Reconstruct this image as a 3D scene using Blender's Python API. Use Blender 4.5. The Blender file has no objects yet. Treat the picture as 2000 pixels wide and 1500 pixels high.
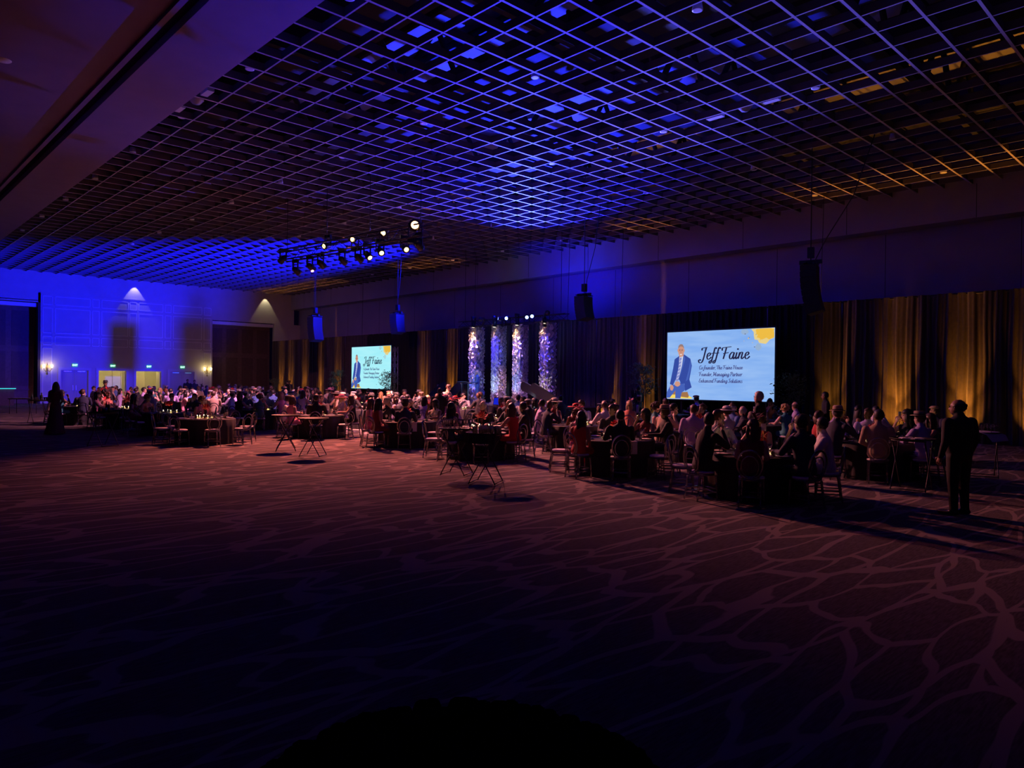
import bpy, bmesh, math, random
import numpy as np
from mathutils import Vector, Matrix, noise

R_ = random.Random(7)
scene = bpy.context.scene
col = scene.collection

# ---------------------------------------------------------------- camera
FPX, YAW, PIT, ROL, CAMH = 1412.0, math.radians(46.31), math.radians(-0.292), math.radians(0.581), 2.0
_fw = Vector((-math.sin(YAW) * math.cos(PIT), math.cos(YAW) * math.cos(PIT), math.sin(PIT)))
_rt = Vector((math.cos(YAW), math.sin(YAW), 0))
_up = _rt.cross(_fw)
CR = _rt * math.cos(ROL) + _up * math.sin(ROL)
CU = _up * math.cos(ROL) - _rt * math.sin(ROL)
CAM = Vector((0, 0, CAMH))
cd = bpy.data.cameras.new('camera')
cd.sensor_fit = 'HORIZONTAL'; cd.sensor_width = 36.0; cd.lens = 36.0 * FPX / 2000.0
cd.clip_start = 0.05; cd.clip_end = 300
cam = bpy.data.objects.new('camera', cd); col.objects.link(cam)
cam.matrix_world = Matrix(((CR.x, CU.x, -_fw.x, 0), (CR.y, CU.y, -_fw.y, 0), (CR.z, CU.z, -_fw.z, CAMH), (0, 0, 0, 1)))
scene.camera = cam

# ---------------------------------------------------------------- world, exposure
w = bpy.data.worlds.new('world'); scene.world = w; w.use_nodes = True
w.node_tree.nodes['Background'].inputs[0].default_value = (0.095, 0.022, 0.36, 1)
w.node_tree.nodes['Background'].inputs[1].default_value = 0.009
scene.view_settings.view_transform = 'Standard'
scene.view_settings.look = 'None'
scene.view_settings.gamma = 1.0
scene.view_settings.use_curve_mapping = False
scene.view_settings.exposure = 0.0
scene.cycles.max_bounces = 6; scene.cycles.diffuse_bounces = 3; scene.cycles.glossy_bounces = 3

CEIL = 9.32          # underside of the open grid
GS = 0.914           # grid spacing
YF, YW, YD = 30.3, 31.2, 28.45   # fascia, wall behind it, pipe-and-drape line
XL = -60.4           # left wall
YS = 6.9             # edge of the dropped soffit

def ray(x, y): return _fw + CR * ((x - 1000) / FPX) - CU * ((y - 750) / FPX)
def atz(x, y, z=0.0):
    d = ray(x, y); return CAM + d * ((z - CAMH) / d.z)
def aty(x, y, Y):
    d = ray(x, y); return CAM + d * (Y / d.y)
def atx(x, y, X):
    d = ray(x, y); return CAM + d * (X / d.x)

# ---------------------------------------------------------------- stage and room lights
def spot(name, loc, target, energy, color, size_deg, blend=0.4, radius=0.08):
    d = bpy.data.lights.new(name, 'SPOT'); d.energy = energy; d.color = color
    d.spot_size = math.radians(size_deg); d.spot_blend = blend; d.shadow_soft_size = radius
    o = bpy.data.objects.new(name, d); col.objects.link(o)
    o.location = loc
    o.rotation_euler = (Vector(target) - Vector(loc)).to_track_quat('-Z', 'Y').to_euler()
    return o
def point(name, loc, energy, color, radius=0.1):
    d = bpy.data.lights.new(name, 'POINT'); d.energy = energy; d.color = color; d.shadow_soft_size = radius
    o = bpy.data.objects.new(name, d); col.objects.link(o); o.location = loc
    return o

# overhead lighting truss (front of house)
TR0, TR1 = Vector((-28.6, 13.95, 7.1)), Vector((-19.9, 14.95, 7.1))
def on_truss(t): return TR0.lerp(TR1, t)
RED = (1.0, 0.23, 0.17); PINK = (1.0, 0.34, 0.52); ROSE = (1.0, 0.30, 0.30)
hot = atz(810, 440, 7.35)
spot('lamp_front', hot + Vector((0.15, -0.25, 0.0)), (-10.5, 11.2, 0.0), 17000, RED, 58, 1.0, 0.07)
spot('lamp_front_left', on_truss(0.5) + Vector((0.0, -0.3, 0.4)), (-19.5, 10.2, 0.0), 10500, RED, 64, 1.0, 0.07)
spot('lamp_pink', on_truss(0.10) + Vector((-0.1, -0.1, -0.75)), (-35, 11.0, 0.8), 9000, PINK, 76, 0.9, 0.07)
spot('lamp_pink_far', on_truss(0.22) + Vector((-0.1, 0.2, -0.75)), (-42, 21, 0.8), 9000, PINK, 66, 0.9, 0.07)
spot('lamp_rose', on_truss(0.62) + Vector((0, 0.2, -0.8)), (-24, 17.6, 0.8), 15000, ROSE, 88, 0.8, 0.07)
spot('lamp_rose_right', on_truss(0.85) + Vector((0, 0.2, -0.8)), (-12.0, 15.8, 0.8), 7000, ROSE, 70, 0.9, 0.07)
spot('lamp_stage', on_truss(0.45) + Vector((0, 0.2, -0.8)), (-29.5, 25.5, 1.9), 2600, (0.45, 0.68, 1.0), 10, 0.6, 0.07)
# blue moving heads above the stage columns
BLUE = (0.006, 0.008, 1.0)
SB = Vector((-26.55, 26.0, 5.45))
spot('beam_left_wall', SB + Vector((-0.5, -0.2, 0.1)), (-53, 16.0, 9.9), 95000, BLUE, 48, 1.0, 0.30)
spot('beam_ceiling', SB + Vector((0.3, -0.2, 0.15)), (-17.5, 17.5, 12.8), 90000, (0.016, 0.024, 1.0), 68, 1.0, 0.08)
spot('beam_ceiling_left', SB + Vector((-0.2, -0.3, 0.15)), (-23.0, 10.5, 11.6), 11000, (0.10, 0.07, 1.0), 40, 1.0, 0.08)
spot('beam_ceiling_right', SB + Vector((0.6, -0.2, 0.15)), (-4.5, 13.5, 9.5), 40000, (0.18, 0.17, 1.0), 24, 0.9, 0.08)
spot('spill_blue', SB + Vector((0.0, 0.3, 0.35)), (-26.6, 31.2, 9.6), 1100, BLUE, 96, 1.0, 0.15)
# ---------------------------------------------------------------- materials
MATS = {}
def mat(name, color=(0.5, 0.5, 0.5), rough=0.6, metal=0.0, emit=None, es=0.0, var=0.0, vscale=12.0, bump=0.0, spec=0.5, sheen=0.0):
    if name in MATS: return MATS[name]
    m = bpy.data.materials.new(name); m.use_nodes = True
    nt = m.node_tree; b = nt.nodes['Principled BSDF']
    b.inputs['Base Color'].default_value = (*color, 1); b.inputs['Roughness'].default_value = rough
    b.inputs['Metallic'].default_value = metal; b.inputs['Specular IOR Level'].default_value = spec
    if sheen: b.inputs['Sheen Weight'].default_value = sheen
    if emit:
        b.inputs['Emission Color'].default_value = (*emit, 1); b.inputs['Emission Strength'].default_value = es
    if var or bump:
        tc = nt.nodes.new('ShaderNodeTexCoord'); n = nt.nodes.new('ShaderNodeTexNoise')
        n.inputs['Scale'].default_value = vscale; n.inputs['Detail'].default_value = 3
        nt.links.new(tc.outputs['Object'], n.inputs['Vector'])
        if var:
            r = nt.nodes.new('ShaderNodeValToRGB')
            r.color_ramp.elements[0].position = 0.3; r.color_ramp.elements[1].position = 0.7
            r.color_ramp.elements[0].color = (*[c * (1 - var) for c in color], 1)
            r.color_ramp.elements[1].color = (*[min(1, c * (1 + var)) for c in color], 1)
            nt.links.new(n.outputs['Fac'], r.inputs['Fac']); nt.links.new(r.outputs['Color'], b.inputs['Base Color'])
        if bump:
            bp = nt.nodes.new('ShaderNodeBump'); bp.inputs['Strength'].default_value = bump
            nt.links.new(n.outputs['Fac'], bp.inputs['Height']); nt.links.new(bp.outputs['Normal'], b.inputs['Normal'])
    MATS[name] = m
    return m

def clear_mat(name, tint, gloss_rough, blend):
    """clear plastic / thin glass: fresnel mix of see-through and gloss"""
    m = bpy.data.materials.new(name); m.use_nodes = True; nt = m.node_tree
    nt.nodes.remove(nt.nodes['Principled BSDF'])
    out = nt.nodes['Material Output']
    t = nt.nodes.new('ShaderNodeBsdfTransparent'); t.inputs['Color'].default_value = (*tint, 1)
    g = nt.nodes.new('ShaderNodeBsdfGlossy'); g.inputs['Roughness'].default_value = gloss_rough
    lw = nt.nodes.new('ShaderNodeLayerWeight'); lw.inputs['Blend'].default_value = blend
    df = nt.nodes.new('ShaderNodeBsdfTranslucent'); df.inputs['Color'].default_value = (.8, .8, .85, 1)
    m2 = nt.nodes.new('ShaderNodeMixShader'); m2.inputs[0].default_value = 0.13
    nt.links.new(t.outputs[0], m2.inputs[1]); nt.links.new(df.outputs[0], m2.inputs[2]); t = m2
    mx = nt.nodes.new('ShaderNodeMixShader')
    nt.links.new(lw.outputs['Fresnel'], mx.inputs[0]); nt.links.new(t.outputs[0], mx.inputs[1]); nt.links.new(g.outputs[0], mx.inputs[2])
    nt.links.new(mx.outputs[0], out.inputs['Surface'])
    MATS[name] = m
    return m

# ---------------------------------------------------------------- mesh builder
class MB:
    def __init__(s): s.v = []; s.f = []; s.m = []; s.smooth = []
    def add(s, vs, fs, mi=0, sm=False):
        o = len(s.v); s.v += [tuple(p) for p in vs]
        for f in fs: s.f.append(tuple(i + o for i in f)); s.m.append(mi); s.smooth.append(sm)
    def box(s, c, d, mi=0, rot=None):
        hx, hy, hz = d[0] / 2, d[1] / 2, d[2] / 2
        vs = [Vector((x, y, z)) for x in (-hx, hx) for y in (-hy, hy) for z in (-hz, hz)]
        if rot: vs = [rot @ p for p in vs]
        vs = [p + Vector(c) for p in vs]
        s.add(vs, [(0, 1, 3, 2), (4, 6, 7, 5), (0, 4, 5, 1), (2, 3, 7, 6), (0, 2, 6, 4), (1, 5, 7, 3)], mi)
    def bx(s, x0, x1, y0, y1, z0, z1, mi=0):
        s.box(((x0 + x1) / 2, (y0 + y1) / 2, (z0 + z1) / 2), (abs(x1 - x0), abs(y1 - y0), abs(z1 - z0)), mi)
    def loft(s, rings, n=12, mi=0, caps=True):
        """rings: (centre, half-axis a, half-axis b)"""
        vs = []; fs = []
        for c, a, b in rings:
            c, a, b = Vector(c), Vector(a), Vector(b)
            for k in range(n):
                t = 2 * math.pi * k / n; vs.append(c + a * math.cos(t) + b * math.sin(t))
        for r in range(len(rings) - 1):
            for k in range(n):
                k2 = (k + 1) % n
                fs.append((r * n + k, r * n + k2, (r + 1) * n + k2, (r + 1) * n + k))
        if caps:
            fs.append(tuple(range(n - 1, -1, -1))); fs.append(tuple((len(rings) - 1) * n + k for k in range(n)))
        s.add(vs, fs, mi, True)
    def tube(s, pts, rad, n=8, mi=0, caps=True):
        pts = [Vector(p) for p in pts]
        if not hasattr(rad, '__len__'): rad = [rad] * len(pts)
        rings = []; prev = None
        for i, p in enumerate(pts):
            d = (pts[min(i + 1, len(pts) - 1)] - pts[max(i - 1, 0)]).normalized()
            if prev is None:
                a = d.orthogonal().normalized()
            else:
                a = (prev - d * prev.dot(d)); a = a.normalized() if a.length > 1e-6 else d.orthogonal().normalized()
            prev = a; b = d.cross(a)
            rings.append((p, a * rad[i], b * rad[i]))
        s.loft(rings, n, mi, caps)
    def ring(s, c, ax, ay, r, n=28, m=6, mi=0):
        """closed torus-like tube along an ellipse"""
        c, ax, ay = Vector(c), Vector(ax), Vector(ay); nrm = ax.cross(ay).normalized()
        vs = []; fs = []
        for k in range(n):
            t = 2 * math.pi * k / n
            p = c + ax * math.cos(t) + ay * math.sin(t)
            tan = (-ax * math.sin(t) + ay * math.cos(t)).normalized(); o = tan.cross(nrm)
            for j in range(m):
                q = 2 * math.pi * j / m; vs.append(p + o * (r * math.cos(q)) + nrm * (r * math.sin(q)))
        for k in range(n):
            for j in range(m):
                k2, j2 = (k + 1) % n, (j + 1) % m
                fs.append((k * m + j, k2 * m + j, k2 * m + j2, k * m + j2))
        s.add(vs, fs, mi, True)
    def ell(s, c, r, n=12, m=8, mi=0, rot=None):
        c = Vector(c); vs = []; fs = []
        def P(p):
            p = Vector(p)
            return c + (rot @ p if rot else p)
        vs.append(P((0, 0, -r[2])))
        for i in range(1, m):
            ph = -math.pi / 2 + math.pi * i / m
            for k in range(n):
                t = 2 * math.pi * k / n
                vs.append(P((r[0] * math.cos(ph) * math.cos(t), r[1] * math.cos(ph) * math.sin(t), r[2] * math.sin(ph))))
        vs.append(P((0, 0, r[2])))
        for k in range(n): fs.append((0, 1 + (k + 1) % n, 1 + k))
        for i in range(m - 2):
            for k in range(n):
                k2 = (k + 1) % n
                fs.append((1 + i * n + k, 1 + i * n + k2, 1 + (i + 1) * n + k2, 1 + (i + 1) * n + k))
        top = len(vs) - 1; b = 1 + (m - 2) * n
        for k in range(n): fs.append((b + k, b + (k + 1) % n, top))
        s.add(vs, fs, mi, True)
    def lathe(s, prof, c=(0, 0, 0), n=16, mi=0, sm=True):
        c = Vector(c); vs = []; fs = []
        for r, z in prof:
            for k in range(n):
                t = 2 * math.pi * k / n; vs.append(c + Vector((r * math.cos(t), r * math.sin(t), z)))
        for i in range(len(prof) - 1):
            for k in range(n):
                k2 = (k + 1) % n
                fs.append((i * n + k, i * n + k2, (i + 1) * n + k2, (i + 1) * n + k))
        s.add(vs, fs, mi, sm)
        if prof[0][0] > 1e-4: s.f.append(tuple(len(s.v) - len(vs) + k for k in range(n - 1, -1, -1))); s.m.append(mi); s.smooth.append(False)
        if prof[-1][0] > 1e-4: s.f.append(tuple(len(s.v) - n + k for k in range(n))); s.m.append(mi); s.smooth.append(False)
    def mesh(s, name):
        me = bpy.data.meshes.new(name); me.from_pydata(s.v, [], s.f)
        me.polygons.foreach_set('material_index', s.m); me.polygons.foreach_set('use_smooth', s.smooth)
        me.update()
        return me

def tag(o, label, cat, group=None, kind=None):
    if label: o['label'] = label
    if cat: o['category'] = cat
    if group: o['group'] = group
    if kind: o['kind'] = kind
    return o
def obj(name, me, mats=None, parent=None, loc=(0, 0, 0), rz=0.0):
    if isinstance(me, MB): me = me.mesh(name)
    o = bpy.data.objects.new(name, me); col.objects.link(o)
    if mats is not None and len(me.materials) == 0:
        for m in (mats if isinstance(mats, (list, tuple)) else [mats]): me.materials.append(m)
    if parent: o.parent = parent
    o.location = loc
    if rz: o.rotation_euler = (0, 0, rz)
    return o
def thing(name, label, cat, loc=(0, 0, 0), rz=0.0, group=None):
    o = bpy.data.objects.new(name, None); col.objects.link(o)
    o.location = loc; o.rotation_euler = (0, 0, rz); o.empty_display_size = 0.2
    return tag(o, label, cat, group)
def struct(name, me, mats, label=None, parent=None):
    o = obj(name, me, mats, parent)
    if not parent: tag(o, label, None, None, 'structure')
    return o
def dup(root, loc, rz=0.0, label=None, group=None):
    r = root.copy(); col.objects.link(r); r.location = loc; r.rotation_euler = (0, 0, rz)
    if label: r['label'] = label
    if group: r['group'] = group
    for ch in root.children:
        c = ch.copy(); col.objects.link(c); c.parent = r
        for g in ch.children:
            d = g.copy(); col.objects.link(d); d.parent = c
    return r
def kids_first(lst): return lst
# ---------------------------------------------------------------- room materials
def carpet_mat():
    m = bpy.data.materials.new('carpet_woven'); m.use_nodes = True; nt = m.node_tree; b = nt.nodes['Principled BSDF']
    L = nt.links.new; N = nt.nodes.new
    tc = N('ShaderNodeTexCoord')
    def lines(sx, sy, seed, lo, hi, dist):
        mp = N('ShaderNodeMapping'); mp.inputs['Scale'].default_value = (sx, sy, 1); mp.inputs['Location'].default_value = (seed, seed * 1.7, 0)
        mp.inputs['Rotation'].default_value = (0, 0, math.radians(4))
        L(tc.outputs['Object'], mp.inputs['Vector'])
        nz = N('ShaderNodeTexNoise'); nz.inputs['Scale'].default_value = 1.1; nz.inputs['Detail'].default_value = 1.5
        L(mp.outputs[0], nz.inputs['Vector'])
        sub = N('ShaderNodeVectorMath'); sub.operation = 'SUBTRACT'; sub.inputs[1].default_value = (.5, .5, .5); L(nz.outputs['Color'], sub.inputs[0])
        sc = N('ShaderNodeVectorMath'); sc.operation = 'SCALE'; sc.inputs['Scale'].default_value = dist; L(sub.outputs[0], sc.inputs[0])
        ad = N('ShaderNodeVectorMath'); L(mp.outputs[0], ad.inputs[0]); L(sc.outputs[0], ad.inputs[1])
        vo = N('ShaderNodeTexVoronoi'); vo.feature = 'DISTANCE_TO_EDGE'; vo.voronoi_dimensions = '2D'; vo.inputs['Scale'].default_value = 1.0
        L(ad.outputs[0], vo.inputs['Vector'])
        wv = N('ShaderNodeTexNoise'); wv.inputs['Scale'].default_value = 0.9; L(mp.outputs[0], wv.inputs['Vector'])
        dv = N('ShaderNodeMath'); dv.operation = 'SUBTRACT'; L(vo.outputs['Distance'], dv.inputs[0])
        mw = N('ShaderNodeMath'); mw.operation = 'MULTIPLY'; mw.inputs[1].default_value = 0.075; L(wv.outputs['Fac'], mw.inputs[0]); L(mw.outputs[0], dv.inputs[1])
        r = N('ShaderNodeValToRGB'); r.color_ramp.elements[0].position = lo; r.color_ramp.elements[1].position = hi
        r.color_ramp.elements[0].color = (1, 1, 1, 1); r.color_ramp.elements[1].color = (0, 0, 0, 1)
        L(dv.outputs[0], r.inputs['Fac'])
        return r.outputs['Color']
    a = lines(2.0, 0.52, 3.1, 0.0, 0.016, 0.9)
    c2 = lines(1.5, 0.34, 9.7, 0.0, 0.010, 0.8)
    mx = N('ShaderNodeMix'); mx.data_type = 'RGBA'; mx.blend_type = 'LIGHTEN'; mx.inputs['Factor'].default_value = 1
    L(a, mx.inputs['A']); L(c2, mx.inputs['B'])
    # fine yarn flecks
    mp = N('ShaderNodeMapping'); mp.inputs['Scale'].default_value = (60, 6, 1); L(tc.outputs['Object'], mp.inputs['Vector'])
    fn = N('ShaderNodeTexNoise'); fn.inputs['Scale'].default_value = 1.0; fn.inputs['Detail'].default_value = 2; L(mp.outputs[0], fn.inputs['Vector'])
    base = N('ShaderNodeValToRGB'); base.color_ramp.elements[0].position = .35; base.color_ramp.elements[1].position = .75
    base.color_ramp.elements[0].color = (0.075, 0.062, 0.062, 1); base.color_ramp.elements[1].color = (0.15, 0.125, 0.12, 1)
    L(fn.outputs['Fac'], base.inputs['Fac'])
    fin = N('ShaderNodeMix'); fin.data_type = 'RGBA'; L(mx.outputs['Result'], fin.inputs['Factor']); L(base.outputs['Color'], fin.inputs['A'])
    fin.inputs['B'].default_value = (0.265, 0.21, 0.185, 1)
    L(fin.outputs['Result'], b.inputs['Base Color'])
    b.inputs['Roughness'].default_value = 0.95; b.inputs['Specular IOR Level'].default_value = 0.1
    return m
M_carpet = carpet_mat()
M_grid = mat('grid_metal_lit', (0.52, 0.47, 0.56), 0.55)  # beam undersides as lit: brightness and purple of the light put into the colour
M_gridside = mat('grid_side_shaded', (0.15, 0.13, 0.17), 0.7)  # darker copy for the beam sides, their shade put into the colour
M_soffit = mat('soffit_plaster', (0.30, 0.22, 0.40), 0.85, var=0.05, vscale=1.5)  # purple tint stands in for coloured light on the plaster
M_wallup = mat('upper_wall_paint', (0.36, 0.31, 0.42), 0.85, var=0.05, vscale=0.8)  # purple of the coloured light mixed into the wall colour
M_cream = mat('left_wall_paint', (0.50, 0.46, 0.44), 0.75, var=0.04, vscale=2)
M_mould = mat('moulding_white', (0.78, 0.76, 0.74), 0.5)
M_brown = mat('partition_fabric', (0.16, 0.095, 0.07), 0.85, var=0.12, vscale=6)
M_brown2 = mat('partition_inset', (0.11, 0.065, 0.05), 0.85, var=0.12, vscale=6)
M_black = mat('black_metal', (0.012, 0.012, 0.014), 0.45)
M_deck = mat('roof_deck', (0.28, 0.28, 0.30), 0.8, var=0.15, vscale=1.2)
M_duct = mat('plenum_black', (0.02, 0.02, 0.024), 0.8)
M_white = mat('white_plastic', (0.8, 0.8, 0.8), 0.4)
M_chrome = mat('chrome', (0.75, 0.75, 0.78), 0.2, 1.0)
M_seam = mat('seam_dark', (0.06, 0.05, 0.06), 0.9)

X0, X1 = -62.5, 7.0
f = MB(); f.bx(X0, 8.0, -6.0, 32.0, -0.2, 0.0); struct('floor', f, M_carpet, 'dark carpet with pale branching line pattern')

# ---------------------------------------------------------------- ceiling: open grid, dropped soffit, plenum
c = MB(); c.bx(XL - 0.3, X1, YS, YW, 13.2, 13.35)
ceiling = struct('ceiling', c, M_deck, 'dark roof deck above the open grid of beams')
U0, V0 = 11.26 * GS, 11.357 * GS
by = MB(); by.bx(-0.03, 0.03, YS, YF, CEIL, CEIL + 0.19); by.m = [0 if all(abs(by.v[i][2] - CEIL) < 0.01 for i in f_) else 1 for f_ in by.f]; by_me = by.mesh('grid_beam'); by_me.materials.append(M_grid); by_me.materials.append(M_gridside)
i = -22
while True:
    x = -(U0 + i * GS); i += 1
    if x < XL + 0.1: break
    if x > X1: continue
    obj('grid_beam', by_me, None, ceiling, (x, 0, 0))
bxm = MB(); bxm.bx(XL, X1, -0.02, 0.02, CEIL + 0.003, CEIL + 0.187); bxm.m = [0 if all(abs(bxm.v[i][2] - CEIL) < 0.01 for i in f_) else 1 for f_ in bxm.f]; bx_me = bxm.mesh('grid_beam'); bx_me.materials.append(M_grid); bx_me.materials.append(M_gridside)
j = -8
while True:
    y = V0 + j * GS; j += 1
    if y > YF - 0.1: break
    if y < YS + 0.1: continue
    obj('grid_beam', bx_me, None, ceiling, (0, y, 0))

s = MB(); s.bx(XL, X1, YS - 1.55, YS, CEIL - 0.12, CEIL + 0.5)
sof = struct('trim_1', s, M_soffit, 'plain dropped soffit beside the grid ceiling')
s = MB(); s.bx(XL, X1, YS - 1.9, YS - 1.55, CEIL + 0.1, CEIL + 0.5); struct('trim_2', s, M_seam, 'dark recessed track slot in the soffit')
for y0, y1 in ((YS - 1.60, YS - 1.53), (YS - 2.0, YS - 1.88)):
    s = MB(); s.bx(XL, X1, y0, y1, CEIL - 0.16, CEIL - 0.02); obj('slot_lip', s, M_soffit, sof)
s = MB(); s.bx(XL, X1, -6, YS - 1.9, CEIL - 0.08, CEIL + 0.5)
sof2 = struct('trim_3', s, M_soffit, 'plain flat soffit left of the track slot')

# roof trusses and purlins in the plenum
ty = MB()
def truss_meshes():
    a = MB(); a.bx(-0.09, 0.09, YS, YW, 10.55, 10.75); A = a.mesh('bottom_chord')
    a = MB(); a.bx(-0.11, 0.11, YS, YW, 12.75, 12.98); B = a.mesh('top_chord')
    for me in (A, B): me.materials.append(M_duct)
    W = []
    n = 9; L = (YW - YS) / n
    for k in range(n):
        for (ya, za, yb, zb) in ((YS + k * L, 10.7, YS + (k + .5) * L, 12.8), (YS + (k + .5) * L, 12.8, YS + (k + 1) * L, 10.7)):
            t = MB(); t.tube([(0, ya, za), (0, yb, zb)], 0.09, 6); me = t.mesh('web'); me.materials.append(M_duct); W.append(me)
    return A, B, W
A_, B_, W_ = truss_meshes()
for k, x in enumerate([-34.0, -28.6, -23.2, -17.8, -12.4, -7.0, -1.6, 3.8]):
    o = bpy.data.objects.new('roof_truss', None); col.objects.link(o); o.location = (x, 0, 0); tag(o, 'black open web roof truss above the ceiling grid', 'truss', 'roof trusses above the grid', 'structure')
    obj('bottom_chord', A_, None, o); obj('top_chord', B_, None, o)
    for me in W_: obj('web', me, None, o)
pm = MB(); pm.bx(-40, X1, -0.06, 0.06, 12.95, 13.2); pme = pm.mesh('purlin'); pme.materials.append(M_duct)
for k in range(13): obj('purlin', pme, None, ceiling, (0, YS + 1.0 + k * 1.8, 0))
# black ducts and catwalk runs that hide part of the deck
for (x0, x1, y0, y1, z0, z1, nm, lb) in ((-40, X1, 9.2, 10.6, 10.9, 11.6, 'air_duct', 'long black air duct above the grid near the soffit'),
        (-40, X1, 13.9, 16.2, 10.8, 11.5, 'air_duct', 'wide black air duct running above the middle of the grid'),
        (-40, X1, 20.0, 21.6, 10.8, 11.5, 'air_duct', 'black air duct above the grid towards the stage wall'),
        (-40, X1, 26.0, 27.0, 10.7, 11.1, 'catwalk', 'black catwalk above the grid beside the stage wall')):
    d = MB(); d.bx(x0, x1, y0, y1, z0, z1)
    nseg = 12
    for k in range(nseg): d.bx(x0 + (x1 - x0) * k / nseg - 0.04, x0 + (x1 - x0) * k / nseg + 0.04, y0 - 0.05, y1 + 0.05, z0 - 0.05, z1 + 0.05)
    tag(obj(nm, d, M_duct), lb, 'duct' if nm == 'air_duct' else 'catwalk')

# recessed cans hanging in the grid cells
rim = MB(); rim.lathe([(0.13, 0.0), (0.17, 0.0), (0.17, 0.05), (0.13, 0.28)], n=18); rim_me = rim.mesh('rim'); rim_me.materials.append(M_white)
bowl = MB(); bowl.lathe([(0.128, 0.02), (0.09, 0.16), (0.0, 0.2)], n=18); bowl_me = bowl.mesh('reflector'); bowl_me.materials.append(M_chrome)
def downlight(x, y, label, group):
    t = thing('downlight', label, 'downlight', (x, y, CEIL + 0.02), 0, group); t.scale = (.62, .62, .62)
    obj('rim', rim_me, None, t); obj('reflector', bowl_me, None, t)
ORD = ['first', 'second', 'third', 'fourth', 'fifth', 'sixth', 'seventh', 'eighth', 'ninth', 'tenth', 'eleventh', 'twelfth', 'thirteenth']
for r, yy in enumerate((7.35, 12.48, 17.87, 23.22, 28.1)):
    for k in range(9):
        xx = -7.89 - 4.49 * k
        if r == 0 and k < 1: continue
        downlight(xx + 0.02, yy, 'round white rimmed downlight, %s from right in %s row from the soffit' % (ORD[k], ORD[r]), 'ceiling downlights')
# soffit downlight at the left edge
t = thing('downlight', 'single round downlight in the plain soffit at the left edge', 'downlight', tuple(atz(6, 119, CEIL - 0.10)), 0)
q = MB(); q.lathe([(0.0, 0.0), (0.15, 0.0), (0.17, 0.02), (0.17, 0.045)], n=18); obj('trim_ring', q, M_white, t)
# small rectangular ceiling boxes (projector / detector housings)
bm_ = MB(); bm_.bx(-0.24, 0.24, -0.09, 0.09, 0, 0.16); bm_.bx(-0.3, 0.3, -0.02, 0.02, 0.13, 0.19)
bme = bm_.mesh('ceiling_speaker'); bme.materials.append(M_white)
for (px, py, lb) in ((1397, 231, 'white ceiling box below the pair of hanging dome and box'), (1505, 199, 'white ceiling box right of the dome near the bright grid lines'),
                     (405, 183, 'white ceiling box at the soffit edge, upper one'), (350, 214, 'white ceiling box at the soffit edge, lower one')):
    p = atz(px, py, CEIL + 0.02); tag(obj('ceiling_box', bme, None, None, p), lb, 'ceiling box', 'small white ceiling boxes')
dm = MB(); dm.lathe([(0.0, -0.1), (0.10, -0.08), (0.17, 0.0), (0.2, 0.02), (0.2, 0.14), (0.12, 0.2)], n=18)
dme = dm.mesh('dome'); dme.materials.append(mat('smoked_dome', (0.45, 0.45, 0.5), 0.15))
for (px, py, lb) in ((1455, 211, 'clear domed ceiling unit between two white boxes'), (383, 197, 'clear domed ceiling unit at the soffit edge')):
    tag(obj('ceiling_dome', dme, None, None, atz(px, py, CEIL + 0.05)), lb, 'ceiling dome', 'ceiling domes')

# ---------------------------------------------------------------- stage-side wall: fascia and recessed wall
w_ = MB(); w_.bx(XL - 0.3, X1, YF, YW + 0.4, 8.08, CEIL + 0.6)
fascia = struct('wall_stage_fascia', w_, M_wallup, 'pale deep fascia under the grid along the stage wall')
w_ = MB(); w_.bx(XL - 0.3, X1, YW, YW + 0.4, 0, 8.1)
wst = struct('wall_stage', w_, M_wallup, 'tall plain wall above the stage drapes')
for k in range(14):
    x = -58 + k * 4.6
    q = MB(); q.bx(x - 0.012, x + 0.012, YF - 0.004, YF + 0.02, 8.09, CEIL); obj('panel_joint', q, M_seam, fascia)
    q = MB(); q.bx(x + 1.2 - 0.012, x + 1.2 + 0.012, YW - 0.004, YW + 0.02, 0.1, 8.05); obj('panel_joint', q, M_seam, wst)

# ---------------------------------------------------------------- left wall with doors
YA, YB = 11.24, 23.37            # central panelled bay
DO = [(12.5, 14.31), (14.95, 16.88), (17.53, 19.40), (20.01, 21.96)]
DH = 2.36
wl = MB()
wl.bx(XL - 0.35, XL, YA, YB, DH + 0.12, CEIL + 0.4)
edges = [YA] + [v for d in DO for v in d] + [YB]
for k in range(0, len(edges), 2): wl.bx(XL - 0.35, XL, edges[k], edges[k + 1], 0, DH + 0.12)
wl.bx(XL - 0.5, XL, -6, YA, 7.3, CEIL + 0.4)      # bulkhead over the left partition pocket
wl.bx(XL - 0.5, XL, YB, YF + 0.3, 6.75, CEIL + 0.4)
wl.bx(XL - 0.35, XL, 28.75, YF + 0.9, 0, 6.75)
wall_l = struct('wall_left', wl, M_cream, 'far left wall with white panel mouldings and double doors')
q = MB(); q.bx(XL - 0.01, XL + 0.05, YA, YB, 7.88, 7.96); obj('cornice', q, M_cream, wall_l)
q = MB(); q.bx(XL - 0.01, XL + 0.06, YA, YB, 4.33, 4.40); obj('cornice', q, M_cream, wall_l)
q = MB(); q.bx(XL - 0.6, XL, YA - 0.14, YA + 0.02, 0, 7.9); obj('pocket_reveal', q, mat('reveal_dark', (0.05, 0.03, 0.03), 0.8), wall_l)

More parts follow.
